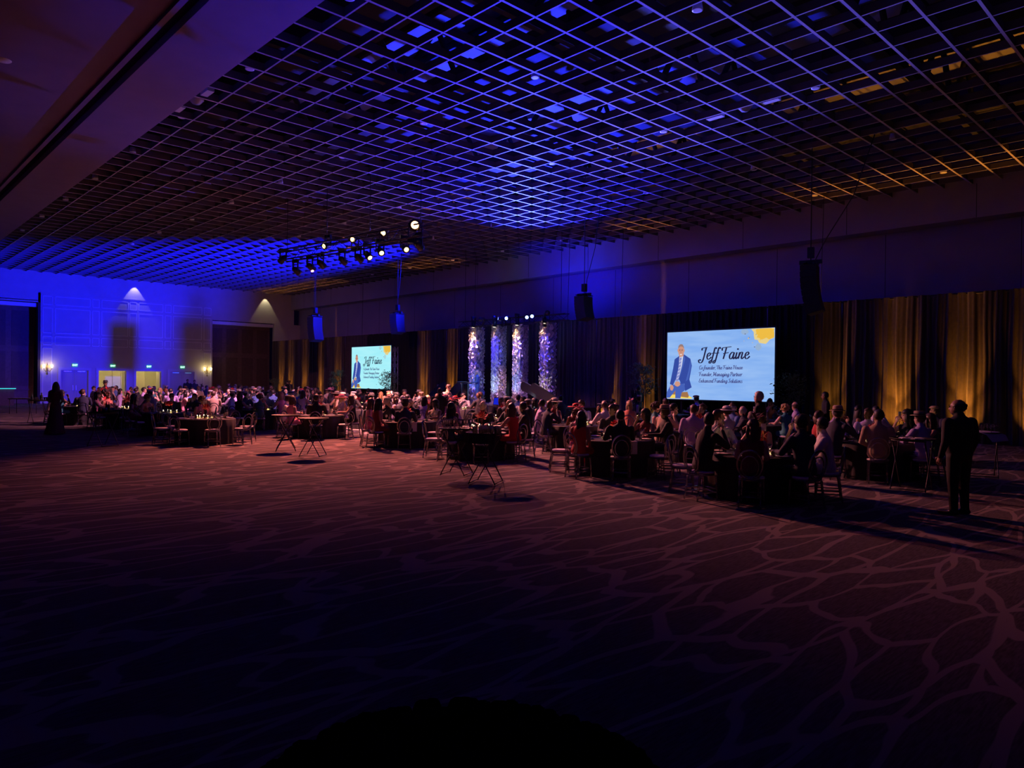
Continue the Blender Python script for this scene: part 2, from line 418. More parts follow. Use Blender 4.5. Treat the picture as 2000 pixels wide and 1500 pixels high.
def mould_frame(y0, y1, z0, z1):
    t = 0.035; m = MB()
    m.bx(XL - 0.005, XL + 0.03, y0, y1, z0, z0 + t); m.bx(XL - 0.005, XL + 0.03, y0, y1, z1 - t, z1)
    m.bx(XL - 0.005, XL + 0.03, y0, y0 + t, z0, z1); m.bx(XL - 0.005, XL + 0.03, y1 - t, y1, z0, z1)
    obj('panel_moulding', m, M_mould, wall_l)
PXS = [(83, 102), (107, 176), (180, 194), (198, 250), (253, 267), (271, 318), (322, 334), (338, 394), (398, 412)]
zr = [(atx(107, b, XL).z, atx(107, a, XL).z) for a, b in ((579, 596), (602, 651), (657, 674))]
for a, b in PXS:
    ya, yb = atx(a, 640, XL).y, atx(b, 640, XL).y
    for z0, z1 in zr: mould_frame(ya, yb, z0, z1)
for a, b in (PXS[0], PXS[-1]):
    ya, yb = atx(a, 640, XL).y, atx(b, 640, XL).y
    mould_frame(ya, yb, 0.5, zr[2][0] - 0.2)

M_door = mat('door_grey_paint', (0.40, 0.38, 0.42), 0.6)
M_foyer = mat('foyer_cream', (0.80, 0.72, 0.48), 0.8)
M_wood = mat('foyer_door_wood', (0.30, 0.19, 0.08), 0.5, var=0.2, vscale=8)
M_glassdark = mat('dark_pane', (0.02, 0.02, 0.02), 0.1)
M_exit = mat('exit_sign_green', (0.02, 0.1, 0.05), 0.4, emit=(0.04, 0.70, 0.28), es=0.55)
M_exitw = mat('exit_letters', (0.8, 1, 0.85), 0.4, emit=(0.75, 1.0, 0.85), es=1.6)
WHERE = ['leftmost closed', 'second, open with inner doors in view', 'third, open onto a pale lit foyer', 'rightmost closed']
dg_text = []
def text_mesh(body, size, name, shear=0.0, bold=0.0, sx=1.0, align='CENTER'):
    cu = bpy.data.curves.new(name, 'FONT'); cu.body = body; cu.size = size; cu.shear = shear; cu.offset = bold
    cu.align_x = align; cu.resolution_u = 4; cu.extrude = 0.002
    o = bpy.data.objects.new('tmp_text', cu); col.objects.link(o)
    bpy.context.view_layer.update()
    me = bpy.data.meshes.new_from_object(o.evaluated_get(bpy.context.evaluated_depsgraph_get()))
    bpy.data.objects.remove(o); bpy.data.curves.remove(cu)
    for v in me.vertices: v.co.x *= sx
    return me
exit_me = text_mesh('EXIT', 0.17, 'exit_letters', 0, 0.004)
exit_me.materials.clear(); exit_me.materials.append(M_exitw)
M_frame = mat('door_frame_paint', (0.52, 0.49, 0.50), 0.5)
for k, (y0, y1) in enumerate(DO):
    fr = MB()
    fr.bx(XL - 0.05, XL + 0.06, y0 - 0.16, y0 + 0.02, 0, DH + 0.24); fr.bx(XL - 0.05, XL + 0.06, y1 - 0.02, y1 + 0.16, 0, DH + 0.24)
    fr.bx(XL - 0.05, XL + 0.055, y0 + 0.02, y1 - 0.02, DH + 0.06, DH + 0.24)
    d = struct('door_%d' % (k + 1), fr, M_frame, '%s double doorway in the far left wall' % WHERE[k])
    ym = (y0 + y1) / 2
    if k in (0, 3):
        for a, b, hy in ((y0 + 0.02, ym - 0.006, ym - 0.1), (ym + 0.006, y1 - 0.02, ym + 0.1)):
            lf = MB(); lf.bx(XL - 0.14, XL - 0.09, a, b, 0.01, DH + 0.06)
            for z0, z1 in ((0.2, 0.95), (1.1, 2.2)):
                lf.bx(XL - 0.095, XL - 0.075, a + 0.12, b - 0.12, z0, z1)
            leaf = obj('door_leaf', lf, M_door, d)
            hd = MB(); hd.bx(XL - 0.08, XL - 0.03, hy - 0.02, hy + 0.02, 0.95, 1.3); obj('pull_handle', hd, M_chrome, leaf)
            cl = MB(); cl.bx(XL - 0.08, XL - 0.02, (a + b) / 2 - 0.25, (a + b) / 2 + 0.25, DH - 0.06, DH + 0.0); obj('door_closer', cl, M_chrome, leaf)
    else:
        lf = MB(); lf.box((XL - 0.55, y1 - 0.05, DH / 2 + 0.03), (0.9, 0.05, DH), 0)
        leaf = obj('door_leaf', lf, M_foyer, d)
    sg = thing('exit_sign', 'green exit sign above the %s double door' % ['leftmost', 'second', 'third', 'rightmost'][k], 'exit sign', (XL + 0.08, ym + 0.0, DH + 0.43), 0, 'exit signs above the doors')
    bo = MB(); bo.bx(-0.04, 0.02, -0.17, 0.17, -0.11, 0.11); obj('housing', bo, M_exit, sg)
    tx = obj('letters', exit_me, None, sg, (0.024, 0, -0.06)); tx.rotation_euler = (math.pi / 2, 0, math.pi / 2)
# foyer behind the two open doors
fy = MB(); fy.bx(XL - 4.6, XL - 4.4, 12.0, 22.5, 0, 3.2); fy.bx(XL - 4.6, XL - 0.36, 11.9, 12.0, 0, 3.2); fy.bx(XL - 4.6, XL - 0.36, 22.5, 22.6, 0, 3.2)
fy.bx(XL - 4.6, XL - 0.36, 11.9, 22.6, 3.2, 3.3)
foy = struct('wall_foyer', fy, M_foyer, 'pale yellow lit foyer wall seen through the doors')
for ya in (13.2, 14.6):
    dl = MB(); dl.bx(XL - 4.4, XL - 4.33, ya - 0.62, ya + 0.62, 0, 2.5); o = obj('foyer_door', dl, M_wood, foy)
    gl = MB(); gl.bx(XL - 4.34, XL - 4.31, ya - 0.4, ya + 0.4, 1.15, 2.3); obj('pane', gl, M_glassdark, o)
    gl = MB(); gl.bx(XL - 4.34, XL - 4.28, ya - 0.5, ya + 0.5, 0.98, 1.06); obj('push_bar', gl, M_chrome, o)
for ya in (17.1, 17.7, 18.3, 18.9, 19.5):
    dl = MB(); dl.bx(XL - 4.4, XL - 4.32, ya - 0.03, ya + 0.03, 0, 3.1); obj('wall_batten', dl, M_foyer, foy)
point('foyer_lamp', (XL - 2.2, 14.2, 2.9), 75, (1.0, 0.86, 0.45), 0.2)
point('foyer_lamp', (XL - 2.2, 18.6, 2.9), 75, (1.0, 0.86, 0.45), 0.2)
# scallop wall washers
for y in (17.4, 27.9):
    spot('wall_washer', (XL + 0.35, y, CEIL - 0.05), (XL - 0.05, y, CEIL - 2.6), 75, (1.0, 0.86, 0.5), 62, 0.25, 0.03)
    t = thing('wall_washer', 'small can light washing the far wall %s' % ('above the doors' if y < 20 else 'beside the stage corner'), 'downlight', (XL + 0.35, y, CEIL + 0.02), 0)
    obj('rim', rim_me, None, t); obj('reflector', bowl_me, None, t)

# left and right operable partitions set back in pockets
def partition(y0, y1, ztop, label, ncol, nm):
    b = MB(); b.bx(XL - 1.2, XL - 0.9, y0, y1, 0, ztop)
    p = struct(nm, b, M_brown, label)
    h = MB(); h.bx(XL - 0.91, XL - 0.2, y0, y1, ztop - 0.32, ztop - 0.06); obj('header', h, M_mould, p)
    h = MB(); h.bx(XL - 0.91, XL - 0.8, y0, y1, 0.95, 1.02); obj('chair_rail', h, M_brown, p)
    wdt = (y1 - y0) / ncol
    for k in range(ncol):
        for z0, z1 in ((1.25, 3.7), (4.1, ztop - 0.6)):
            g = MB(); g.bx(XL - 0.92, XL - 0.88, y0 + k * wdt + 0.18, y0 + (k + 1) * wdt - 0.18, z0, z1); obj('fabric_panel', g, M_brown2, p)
    return p
partition(3.0, YA - 0.1, 7.2, 'brown panelled operable partition at the left edge', 5, 'wall_partition_left')
partition(YB, 28.75, 6.75, 'brown panelled operable partition beside the stage drapes', 4, 'wall_partition_right')
q = MB(); q.bx(XL - 1.2, XL, 3.0, YA, 7.2, 7.35); obj('pocket_head', q, M_cream, wall_l)

# sconces
M_bulb = mat('sconce_bulb', (1, 0.9, 0.6), 0.4, emit=(1.0, 0.82, 0.35), es=14)
M_brass = mat('aged_brass', (0.25, 0.17, 0.07), 0.4, 0.9)
for (px, lb) in ((92, 'left of the doors'), (404, 'right of the doors')):
    p = atx(px, 716, XL)
    t = thing('wall_sconce', 'double armed candle wall sconce glowing on the pilaster ' + lb, 'sconce', (XL + 0.02, p.y, 2.55), 0, 'wall sconces')
    b = MB(); b.lathe([(0.0, -0.5), (0.05, -0.45), (0.02, -0.3), (0.07, 0.0), (0.03, 0.2), (0.0, 0.42)], (0.06, 0, 0), 10); obj('backplate', b, M_brass, t)
    for sgn in (-1, 1):
        a = MB(); a.tube([(0.06, 0, -0.15), (0.16, sgn * 0.12, -0.25), (0.2, sgn * 0.24, -0.1), (0.2, sgn * 0.25, 0.02)], 0.018, 6); obj('arm', a, M_brass, t)
        a = MB(); a.lathe([(0.05, 0.02), (0.065, 0.08), (0.07, 0.2), (0.04, 0.24)], (0.2, sgn * 0.25, 0), 10); obj('shade', a, M_bulb, t)
    point('sconce_light', (XL + 0.45, p.y, 2.75), 9, (1.0, 0.75, 0.25), 0.1)
# ---------------------------------------------------------------- pipe and drape with amber uplights
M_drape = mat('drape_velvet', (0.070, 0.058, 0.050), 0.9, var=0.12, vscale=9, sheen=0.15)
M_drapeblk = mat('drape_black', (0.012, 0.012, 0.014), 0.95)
def drape_mesh(seed, wdt, hgt):
    r = random.Random(seed); n = 132; rows = [0.0, 0.6, 1.6, 2.8, 4.0, hgt - 0.12, hgt]
    ph = [r.uniform(0, 6.28) for _ in range(4)]
    vs = []; fs = []
    for zi, z in enumerate(rows):
        fl = 1.0 - 0.45 * (z / hgt)
        for k in range(n + 1):
            x = wdt * k / n
            y = 0.085 * fl * math.sin(x * 17.5 + ph[0] + 0.9 * math.sin(x * 2.1 + ph[1])) + 0.045 * fl * math.sin(x * 8.3 + ph[2] + 0.25 * z * math.sin(ph[3])) + 0.03 * math.sin(x * 39 + ph[3])
            vs.append((x + 0.02 * math.sin(z * 1.3 + x * 3), y, z))
    m = n + 1
    for i in range(len(rows) - 1):
        for k in range(n): fs.append((i * m + k, i * m + k + 1, (i + 1) * m + k + 1, (i + 1) * m + k))
    mb = MB(); mb.add(vs, fs, 0, True)
    return mb.mesh('drape_cloth')
DM = [drape_mesh(s, 3.05, 5.19) for s in (1, 2, 3, 4)]
DB = [m.copy() for m in DM]
for m in DM: m.materials.append(M_drape)
for m in DB: m.materials.append(M_drapeblk)
pole = MB(); pole.tube([(0, 0, 0), (3.05, 0, 0)], 0.025, 8); pole_me = pole.mesh('drape_pipe'); pole_me.materials.append(M_black)
NPAN = 21
for k in range(NPAN):
    x = -60.2 + 3.05 * k
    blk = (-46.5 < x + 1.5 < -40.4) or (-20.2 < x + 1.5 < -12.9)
    if x + 1.5 < -46.5: lb = '%s dark drape panel from the far corner left of the left screen' % ORD[k]
    elif blk and x < -30: lb = '%s black drape panel behind the left screen' % ('left' if x < -43.9 else 'right')
    elif x < -20.6: lb = '%s dark drape panel right of the left screen, behind the stage' % ORD[k - 6]
    elif blk: lb = '%s black drape panel behind the right screen' % ORD[max(0, min(3, int((x + 20.7) / 3.05 + 0.2)))]
    else: lb = '%s dark drape panel right of the right screen' % ORD[max(0, int((x + 13.0) / 3.05 + 0.2))]
    t = thing('drape_panel', lb, 'drape', (x, YD, 0), 0, 'tall drapes along the stage wall')
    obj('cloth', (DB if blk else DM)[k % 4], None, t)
    obj('pipe', pole_me, None, t, (0, 0.05, 5.14))
AMBER = (1.0, 0.33, 0.035)
can = MB(); can.tube([(0, 0, 0.06), (0, 0.06, 0.26)], [0.09, 0.10], 12); can.bx(-0.11, 0.11, -0.06, 0.06, 0, 0.05)
can_me = can.mesh('housing'); can_me.materials.append(M_black)
ln = MB(); ln.tube([(0, 0.058, 0.255), (0, 0.062, 0.272)], 0.085, 12); ln_me = ln.mesh('lens')
ln_me.materials.append(mat('amber_lens', (0.8, 0.4, 0.1), 0.3, emit=(1.0, 0.45, 0.08), es=6))
UPX = [-58.3, -56.6, -54.1, -51.5, -48.9, -38.1, -35.2, -33.3, -31.6, -29.75, -28.0, -26.1, -25.0, -22.6, -20.3, -11.8, -9.4, -7.2, -5.2, -2.6]
for k, x in enumerate(UPX):
    t = thing('uplight', 'small amber uplight on the floor under the drapes, %s' % (('%s from the far corner' % (ORD[k] if k < 13 else str(k + 1) + 'th'))), 'uplight', (x, YD - 0.83, 0), 0, 'amber drape uplights')
    obj('housing', can_me, None, t); obj('lens', ln_me, None, t)
    spot('uplight_beam', (x, YD - 0.75, 0.30), (x + 0.03, YD, 2.3), 620, AMBER, 30 if x < -21 else 36, 0.9, 0.03)
    spot('uplight_low', (x, YD - 0.75, 0.28), (x, YD, 0.95), 220, AMBER, 66, 0.9, 0.03)
    spot('uplight_field', (x, YD - 0.75, 0.30), (x, YD - 0.9, 9.3), 2400, AMBER, 26, 1.0, 0.03)

# ---------------------------------------------------------------- big screens
def emis(name, colr, s):
    m = bpy.data.materials.new(name); m.use_nodes = True; b = m.node_tree.nodes['Principled BSDF']
    b.inputs['Base Color'].default_value = (0, 0, 0, 1); b.inputs['Specular IOR Level'].default_value = 0
    b.inputs['Emission Color'].default_value = (*colr, 1); b.inputs['Emission Strength'].default_value = s
    return m
def screen_bg(name, c0, c1, s):
    m = emis(name, c0, s); nt = m.node_tree; b = nt.nodes['Principled BSDF']
    tc = nt.nodes.new('ShaderNodeTexCoord'); n = nt.nodes.new('ShaderNodeTexNoise'); n.inputs['Scale'].default_value = 0.5; n.inputs['Detail'].default_value = 3
    mp = nt.nodes.new('ShaderNodeMapping'); mp.inputs['Scale'].default_value = (1, 1, 7)
    r = nt.nodes.new('ShaderNodeValToRGB'); r.color_ramp.elements[0].position = 0.35; r.color_ramp.elements[1].position = 0.7
    r.color_ramp.elements[0].color = (*c0, 1); r.color_ramp.elements[1].color = (*c1, 1)
    nt.links.new(tc.outputs['Object'], mp.inputs[0]); nt.links.new(mp.outputs[0], n.inputs['Vector']); nt.links.new(n.outputs['Fac'], r.inputs['Fac']); nt.links.new(r.outputs['Color'], b.inputs['Emission Color'])
    return m
def spline(pts, n=8):
    P = [Vector((*p, 0)) for p in pts]; P = [P[0] * 2 - P[1]] + P + [P[-1] * 2 - P[-2]]; out = []
    for i in range(1, len(P) - 2):
        for k in range(n):
            t = k / n
            out.append(0.5 * ((2 * P[i]) + (P[i + 1] - P[i - 1]) * t + (2 * P[i - 1] - 5 * P[i] + 4 * P[i + 1] - P[i + 2]) * t * t + (-P[i - 1] + 3 * P[i] - 3 * P[i + 1] + P[i + 2]) * t ** 3))
    out.append(P[-2]); return out
# hand drawn brush-script strokes: baseline 0, x-height .55, capital 1
GLY = {
 'J': (0.62, [[(0.16, 0.78), (0.16, 0.95), (0.34, 1.0), (0.62, 1.04)], [(0.52, 1.0), (0.44, 0.55), (0.36, 0.05), (0.24, -0.26), (0.04, -0.30), (-0.06, -0.12), (0.06, -0.02), (0.13, -0.12)]]),
 'e': (0.42, [[(0.02, 0.26), (0.22, 0.30), (0.33, 0.43), (0.25, 0.55), (0.10, 0.45), (0.05, 0.2), (0.14, 0.0), (0.30, 0.04), (0.44, 0.2)]]),
 'f': (0.34, [[(0.40, 0.88), (0.36, 1.0), (0.26, 0.95), (0.20, 0.6), (0.10, 0.0), (0.02, -0.30), (-0.10, -0.34), (-0.12, -0.2), (0.0, -0.12), (0.14, -0.02)], [(-0.02, 0.50), (0.34, 0.53)]]),
 'F': (0.66, [[(0.02, 0.72), (0.02, 0.93), (0.30, 0.99), (0.78, 1.04)], [(0.36, 0.97), (0.27, 0.45), (0.18, 0.0)], [(0.12, 0.46), (0.36, 0.50), (0.60, 0.54)]]),
 'a': (0.52, [[(0.40, 0.50), (0.24, 0.56), (0.07, 0.36), (0.06, 0.10), (0.18, 0.0), (0.32, 0.18), (0.41, 0.54)], [(0.42, 0.55), (0.36, 0.18), (0.40, 0.0), (0.54, 0.16)]]),
 'i': (0.26, [[(0.12, 0.55), (0.06, 0.16), (0.10, 0.0), (0.26, 0.16)]]),
 'n': (0.52, [[(0.09, 0.55), (0.02, 0.0)], [(0.05, 0.25), (0.18, 0.52), (0.32, 0.52), (0.30, 0.3), (0.27, 0.1), (0.34, 0.0), (0.50, 0.16)]]),
 ' ': (0.22, []),
 'C': (.60, [[(.58, .85), (.50, 1.0), (.30, .96), (.12, .6), (.14, .15), (.32, 0), (.56, .18)]]),
 'o': (.42, [[(.24, .55), (.07, .4), (.06, .12), (.2, 0), (.36, .14), (.37, .42), (.24, .55)], [(.30, .48), (.46, .44)]]),
 '-': (.28, [[(.02, .3), (.26, .31)]]), ',': (.18, [[(.1, .06), (.1, -.05), (.03, -.16)]]),
 'u': (.50, [[(.09, .55), (.04, .15), (.14, 0), (.3, .14), (.40, .55)], [(.40, .55), (.35, .14), (.40, 0), (.52, .14)]]),
 'd': (.52, [[(.40, .50), (.24, .56), (.07, .36), (.06, .10), (.18, 0), (.32, .18), (.41, .54)], [(.50, 1.0), (.40, .4), (.36, .12), (.42, 0), (.54, .14)]]),
 'r': (.34, [[(.09, .55), (.02, 0)], [(.05, .25), (.16, .5), (.26, .56), (.33, .46)]]),
 'T': (.58, [[(.02, .75), (.05, .95), (.35, .98), (.72, 1.02)], [(.42, .97), (.3, .4), (.24, 0)]]),
 'h': (.52, [[(.16, 1.0), (.02, 0)], [(.05, .25), (.18, .52), (.32, .52), (.30, .3), (.27, .1), (.34, 0), (.5, .16)]]),
 'H': (.78, [[(.05, .8), (.15, 1.0), (.26, .9), (.18, .4), (.1, 0)], [(.72, 1.0), (.6, .4), (.56, .08), (.66, 0)], [(.16, .5), (.66, .54)]]),
 's': (.34, [[(.3, .5), (.2, .56), (.1, .46), (.18, .32), (.28, .18), (.18, 0), (.02, .1)]]),
 'M': (.88, [[(.05, .8), (.14, 1.0), (.22, .9), (.14, .3), (.08, 0)], [(.2, .95), (.42, .2), (.74, 1.0)], [(.74, 1.0), (.66, .3), (.68, .02), (.8, .05)]]),
 'g': (.48, [[(.40, .50), (.24, .56), (.07, .36), (.06, .10), (.18, 0), (.32, .18), (.41, .54)], [(.41, .54), (.34, 0), (.24, -.28), (.06, -.3), (.08, -.12), (.5, .14)]]),
 'P': (.58, [[(.28, .95), (.16, .4), (.1, 0)], [(.04, .78), (.14, .98), (.44, 1.0), (.58, .8), (.44, .5), (.2, .46)]]),
 't': (.30, [[(.2, .85), (.1, .2), (.14, 0), (.3, .14)], [(.0, .52), (.3, .55)]]),
 'E': (.56, [[(.56, .9), (.42, 1.0), (.22, .9), (.2, .65), (.36, .55), (.14, .42), (.1, .14), (.28, 0), (.54, .16)]]),
 'c': (.36, [[(.34, .46), (.22, .56), (.07, .36), (.08, .1), (.2, 0), (.38, .16)]]),
 'S': (.56, [[(.52, .88), (.38, 1.0), (.2, .86), (.3, .6), (.42, .32), (.3, .02), (.1, .04), (.04, .2)]]),
 'l': (.24, [[(.2, 1.0), (.06, .2), (.1, 0), (.26, .16)]]),
}
def script_mesh(text, size, wpen):
    mb = MB(); x = 0
    for ch in text:
        adv, strokes = GLY[ch]
        for st in strokes:
            P = spline(st); vs = []; fs = []
            for i, p in enumerate(P):
                d = (P[min(i + 1, len(P) - 1)] - P[max(i - 1, 0)]).normalized()
                nrm = Vector((-d.y, d.x, 0)); wd = wpen * (0.42 + 0.58 * abs(d.y) ** 1.3)
                q = Vector((p.x + x + 0.10 * p.y, p.y, 0))
                vs += [(q + nrm * wd / 2) * size, (q - nrm * wd / 2) * size]
            for i in range(len(P) - 1): fs.append((2 * i, 2 * i + 1, 2 * i + 3, 2 * i + 2))
            mb.add(vs, fs)
        if ch == 'i':
            mb.add([Vector((x + .25 + .085 * math.cos(q * .628), .82 + .075 * math.sin(q * .628), 0)) * size for q in range(10)], [tuple(range(10))])
        x += adv
    return mb, x * size
ME_NAME, W_NAME = script_mesh('Jeff Faine', 1.0, 0.135)
ME_NAME = ME_NAME.mesh('headline_lettering')
SMALL = [script_mesh(t, 0.21, 0.15)[0].mesh('caption_lettering') for t in ('Co-founder, The Faine House', 'Founder, Managing Partner', 'Enhanced Funding Solutions')]
def poly(mb, pts, mi=0): mb.add([(p[0], 0, p[1]) for p in pts], [tuple(range(len(pts)))], mi)
def ngon_fill(pts, y):
    """triangulated flat outline in the XZ plane"""
    from mathutils.geometry import tessellate_polygon
    V3 = [Vector((p[0], y, p[1])) for p in pts]
    tri = tessellate_polygon([V3])
    mb = MB(); mb.add(V3, [tuple(t) for t in tri]); return mb
def build_screen(name, label, xc, zc, W, H, bg, dim, pale, standing=False):
    t = thing(name, label, 'screen', (xc, YD - 0.7, 0), 0)
    b = MB(); b.bx(-W / 2 - 0.07, W / 2 + 0.07, 0.03, 0.2, zc - H / 2 - 0.07, zc + H / 2 + 0.07); obj('cabinet', b, M_black, t)
    for sx in (-0.36, 0.36):
        b = MB(); b.bx(W * sx - 0.05, W * sx + 0.05, 0.08, 0.16, 0, zc - H / 2 - 0.05); b.bx(W * sx - 0.06, W * sx + 0.06, -0.3, 0.55, 0, 0.05); obj('support', b, M_black, t)
    b = MB(); b.bx(-W / 2, W / 2, 0.0, 0.04, zc - H / 2, zc + H / 2); img = obj('display', b, bg, t)
    def P(x, y):       # pixels of the close view of the picture -> screen metres
        u = (x - 100) / 1550.0; vt = 222 - (x - 105) * 0.0497; vb = 1180 + (x - 90) * 0.027
        return ((u - 0.5) * W, zc + H / 2 - (y - vt) / (vb - vt) * H)
    C = lambda n, rgb, s=1.0: emis(name + '_' + n, rgb, s * dim)
    suit, suit2 = C('suit', (0.035, 0.07, 0.36)), C('suit_light', (0.06, 0.12, 0.48))
    def layer(nm, pts, m, y, lab=None):
        o = obj(nm, ngon_fill([P(*p) for p in pts], y), m, img)
        if lab: o['label'] = lab
    def disc(nm, x, y, rx, ry, m, yy, seed=None, jit=0):
        r = random.Random(seed); pts = []
        for k in range(26):
            a = 2 * math.pi * k / 26; j = 1 + (r.uniform(-jit, jit) if jit else 0); pts.append((x + rx * j * math.cos(a), y + ry * j * math.sin(a)))
        top = lambda q: (min(q[0], 1648), max(q[1], 222 - (q[0] - 105) * 0.0497 + 4))
        layer(nm, [top(q) for q in pts], m, yy)
    gold, gold2 = C('gold', (0.85, 0.50, 0.06)), C('gold_pale', (0.80, 0.62, 0.25))
    pale_m = emis(name + '_splash_edge', pale, dim)
    disc('splash', 1515, 235, 165, 125, gold2, -0.003, 4, 0.22); disc('splash', 1530, 215, 130, 95, gold, -0.005, 5, 0.2)
    disc('splash', 1255, 205, 50, 45, pale_m, -0.003, 6, 0.1); disc('splash', 1440, 425, 42, 52, pale_m, -0.003, 8, 0.15)
    r = random.Random(12)
    for k in range(16):
        x, y = r.gauss(1420, 110), 210 + abs(r.gauss(0, 120)); s_ = r.uniform(4, 11)
        if x < 1635: disc('splash_dot', x, y, s_, s_, gold if k % 2 else C('dot%d' % k, (0.15, 0.2, 0.35)), -0.004)
    # seated figure in a blue suit on a stool
    brown, yel, skin = C('stool', (0.36, 0.17, 0.07)), C('stool_light', (0.9, 0.68, 0.12)), C('skin', (0.62, 0.30, 0.22))
    layer('stool', [(150, 1120), (420, 1118), (500, 1165), (500, 1180), (110, 1170)], yel, -0.004)
    layer('stool', [(148, 1065), (235, 1050), (250, 1120), (150, 1118)], brown, -0.006)
    layer('stool', [(330, 1085), (430, 1080), (452, 1140), (440, 1165), (320, 1150)], brown, -0.006)
    layer('trousers', [(160, 985), (100, 1090), (97, 1165), (150, 1165), (240, 1060), (238, 1172), (320, 1174), (340, 1090), (398, 1050), (375, 955), (320, 945), (200, 980)], suit2, -0.008)
    layer('jacket', [(298, 558), (222, 608), (200, 740), (150, 968), (200, 985), (240, 905), (300, 905), (330, 965), (380, 960), (395, 1068), (495, 1015), (458, 900), (494, 700), (470, 600), (372, 538)], suit, -0.010, 'blue suit jacket in the projected picture')
    layer('lapel', [(372, 542), (392, 600), (330, 800), (300, 880), (330, 700)], suit2, -0.012)
    layer('sleeve_fold', [(470, 620), (485, 700), (440, 900), (400, 930), (440, 780)], suit2, -0.012)
    layer('shirt', [(298, 562), (362, 545), (340, 700), (288, 900), (262, 900), (290, 700)], C('shirt', (0.62, 0.66, 0.85)), -0.013)
    layer('tie', [(304, 588), (336, 582), (322, 720), (285, 925), (240, 922), (280, 760)], C('tie', (0.25, 0.28, 0.62)), -0.015)
    for k in range(6):
        yk = 620 + k * 50; xk = 316 - k * 8
        layer('tie_stripe', [(xk - 16, yk + 16), (xk + 18, yk - 4), (xk + 18, yk + 8), (xk - 17, yk + 28)], C('stripe%d' % k, (0.6, 0.62, 0.85)), -0.016)
    disc('hand', 272, 965, 45, 38, skin, -0.017, 1, 0.08); disc('hand', 182, 1020, 28, 42, skin, -0.017, 2, 0.08)
    layer('neck', [(292, 540), (368, 520), (362, 562), (300, 580)], skin, -0.016)
    disc('face', 325, 482, 47, 88, skin, -0.018); disc('ear', 275, 480, 8, 20, skin, -0.018); disc('ear', 373, 480, 8, 20, skin, -0.018)
    layer('hair', [(279, 455), (284, 415), (305, 392), (330, 388), (352, 396), (368, 425), (371, 455), (358, 432), (325, 420), (295, 432)], C('hair', (0.30, 0.20, 0.20)), -0.020)
    dk = C('feature', (0.10, 0.05, 0.06))
    for ex in (305, 342): disc('eye', ex, 482, 7, 5, dk, -0.021); layer('brow', [(ex - 13, 468), (ex + 13, 464), (ex + 13, 470), (ex - 13, 474)], dk, -0.021)
    layer('nose', [(318, 485), (326, 485), (332, 515), (314, 516)], C('nose', (0.5, 0.22, 0.16)), -0.021)
    layer('mouth', [(304, 535), (325, 532), (344, 534), (334, 548), (314, 548)], C('mouth', (0.8, 0.7, 0.68)), -0.021)
    # lettering
    ink = emis(name + '_ink', (0.02, 0.018, 0.07), 0.8 * dim); ink2 = emis(name + '_caption_ink', (0.05, 0.045, 0.20), dim)
    x0, y0 = P(608, 608); x1, _ = P(1322, 600)
    nm = ME_NAME.copy(); nm.materials.append(ink)
    kx = (x1 - x0) / W_NAME; kz = 0.165 * H
    for v in nm.vertices: v.co = Vector((v.co.x * kx, 0, v.co.y * kz))
    o = obj('headline', nm, None, img, (x0, -0.012, y0)); o['label'] = 'large dark brush-script name lettering'
    for me, (cx, cy) in zip(SMALL, ((922, 752), (917, 850), (917, 945))):
        m2 = me.copy(); m2.materials.append(ink2)
        wd = max(v.co.x for v in m2.vertices) - min(v.co.x for v in m2.vertices); k_ = 630 / 1550.0 * W / wd
        x0_ = min(v.co.x for v in m2.vertices) + wd / 2
        for v in m2.vertices: v.co = Vector(((v.co.x - x0_) * k_, 0, v.co.y * 0.80))
        xx, zz = P(cx, cy); obj('caption', m2, None, img, (xx, -0.012, zz))
    return t
bgR = screen_bg('screen_right_picture', (0.22, 0.42, 0.86), (0.32, 0.52, 0.90), 1.0)
bgL = screen_bg('screen_left_picture', (0.36, 0.86, 0.95), (0.44, 0.90, 0.97), 1.0)
build_screen('led_screen', 'large right LED screen showing a suited man and a script name', -16.32, 2.735, 5.1, 3.0, bgR, 1.0, (0.30, 0.44, 0.66))
build_screen('led_screen', 'left LED screen, brighter cyan, showing the same suited man', -43.40, 2.79, 4.95, 2.95, bgL, 1.0, (0.40, 0.68, 0.72))

# ---------------------------------------------------------------- stage platform, columns, lectern, boards
M_stage = mat('stage_deck', (0.03, 0.03, 0.035), 0.5)
st = MB(); st.bx(-33.9, -22.6, 24.5, 28.0, 0, 0.68); st.bx(-33.95, -22.55, 24.45, 28.0, 0.68, 0.72)
stage = tag(obj('stage_platform', st, M_stage), 'low black stage platform in front of the tall textured columns', 'stage')
b = MB()
for k in range(3): b.bx(-23.9, -22.7, 24.45 - 0.3 * (k + 1), 24.45 - 0.3 * k, 0, 0.72 - 0.2 * (k + 1))
tag(obj('stage_steps', b, M_stage), 'black steps at the right front of the stage', 'steps')

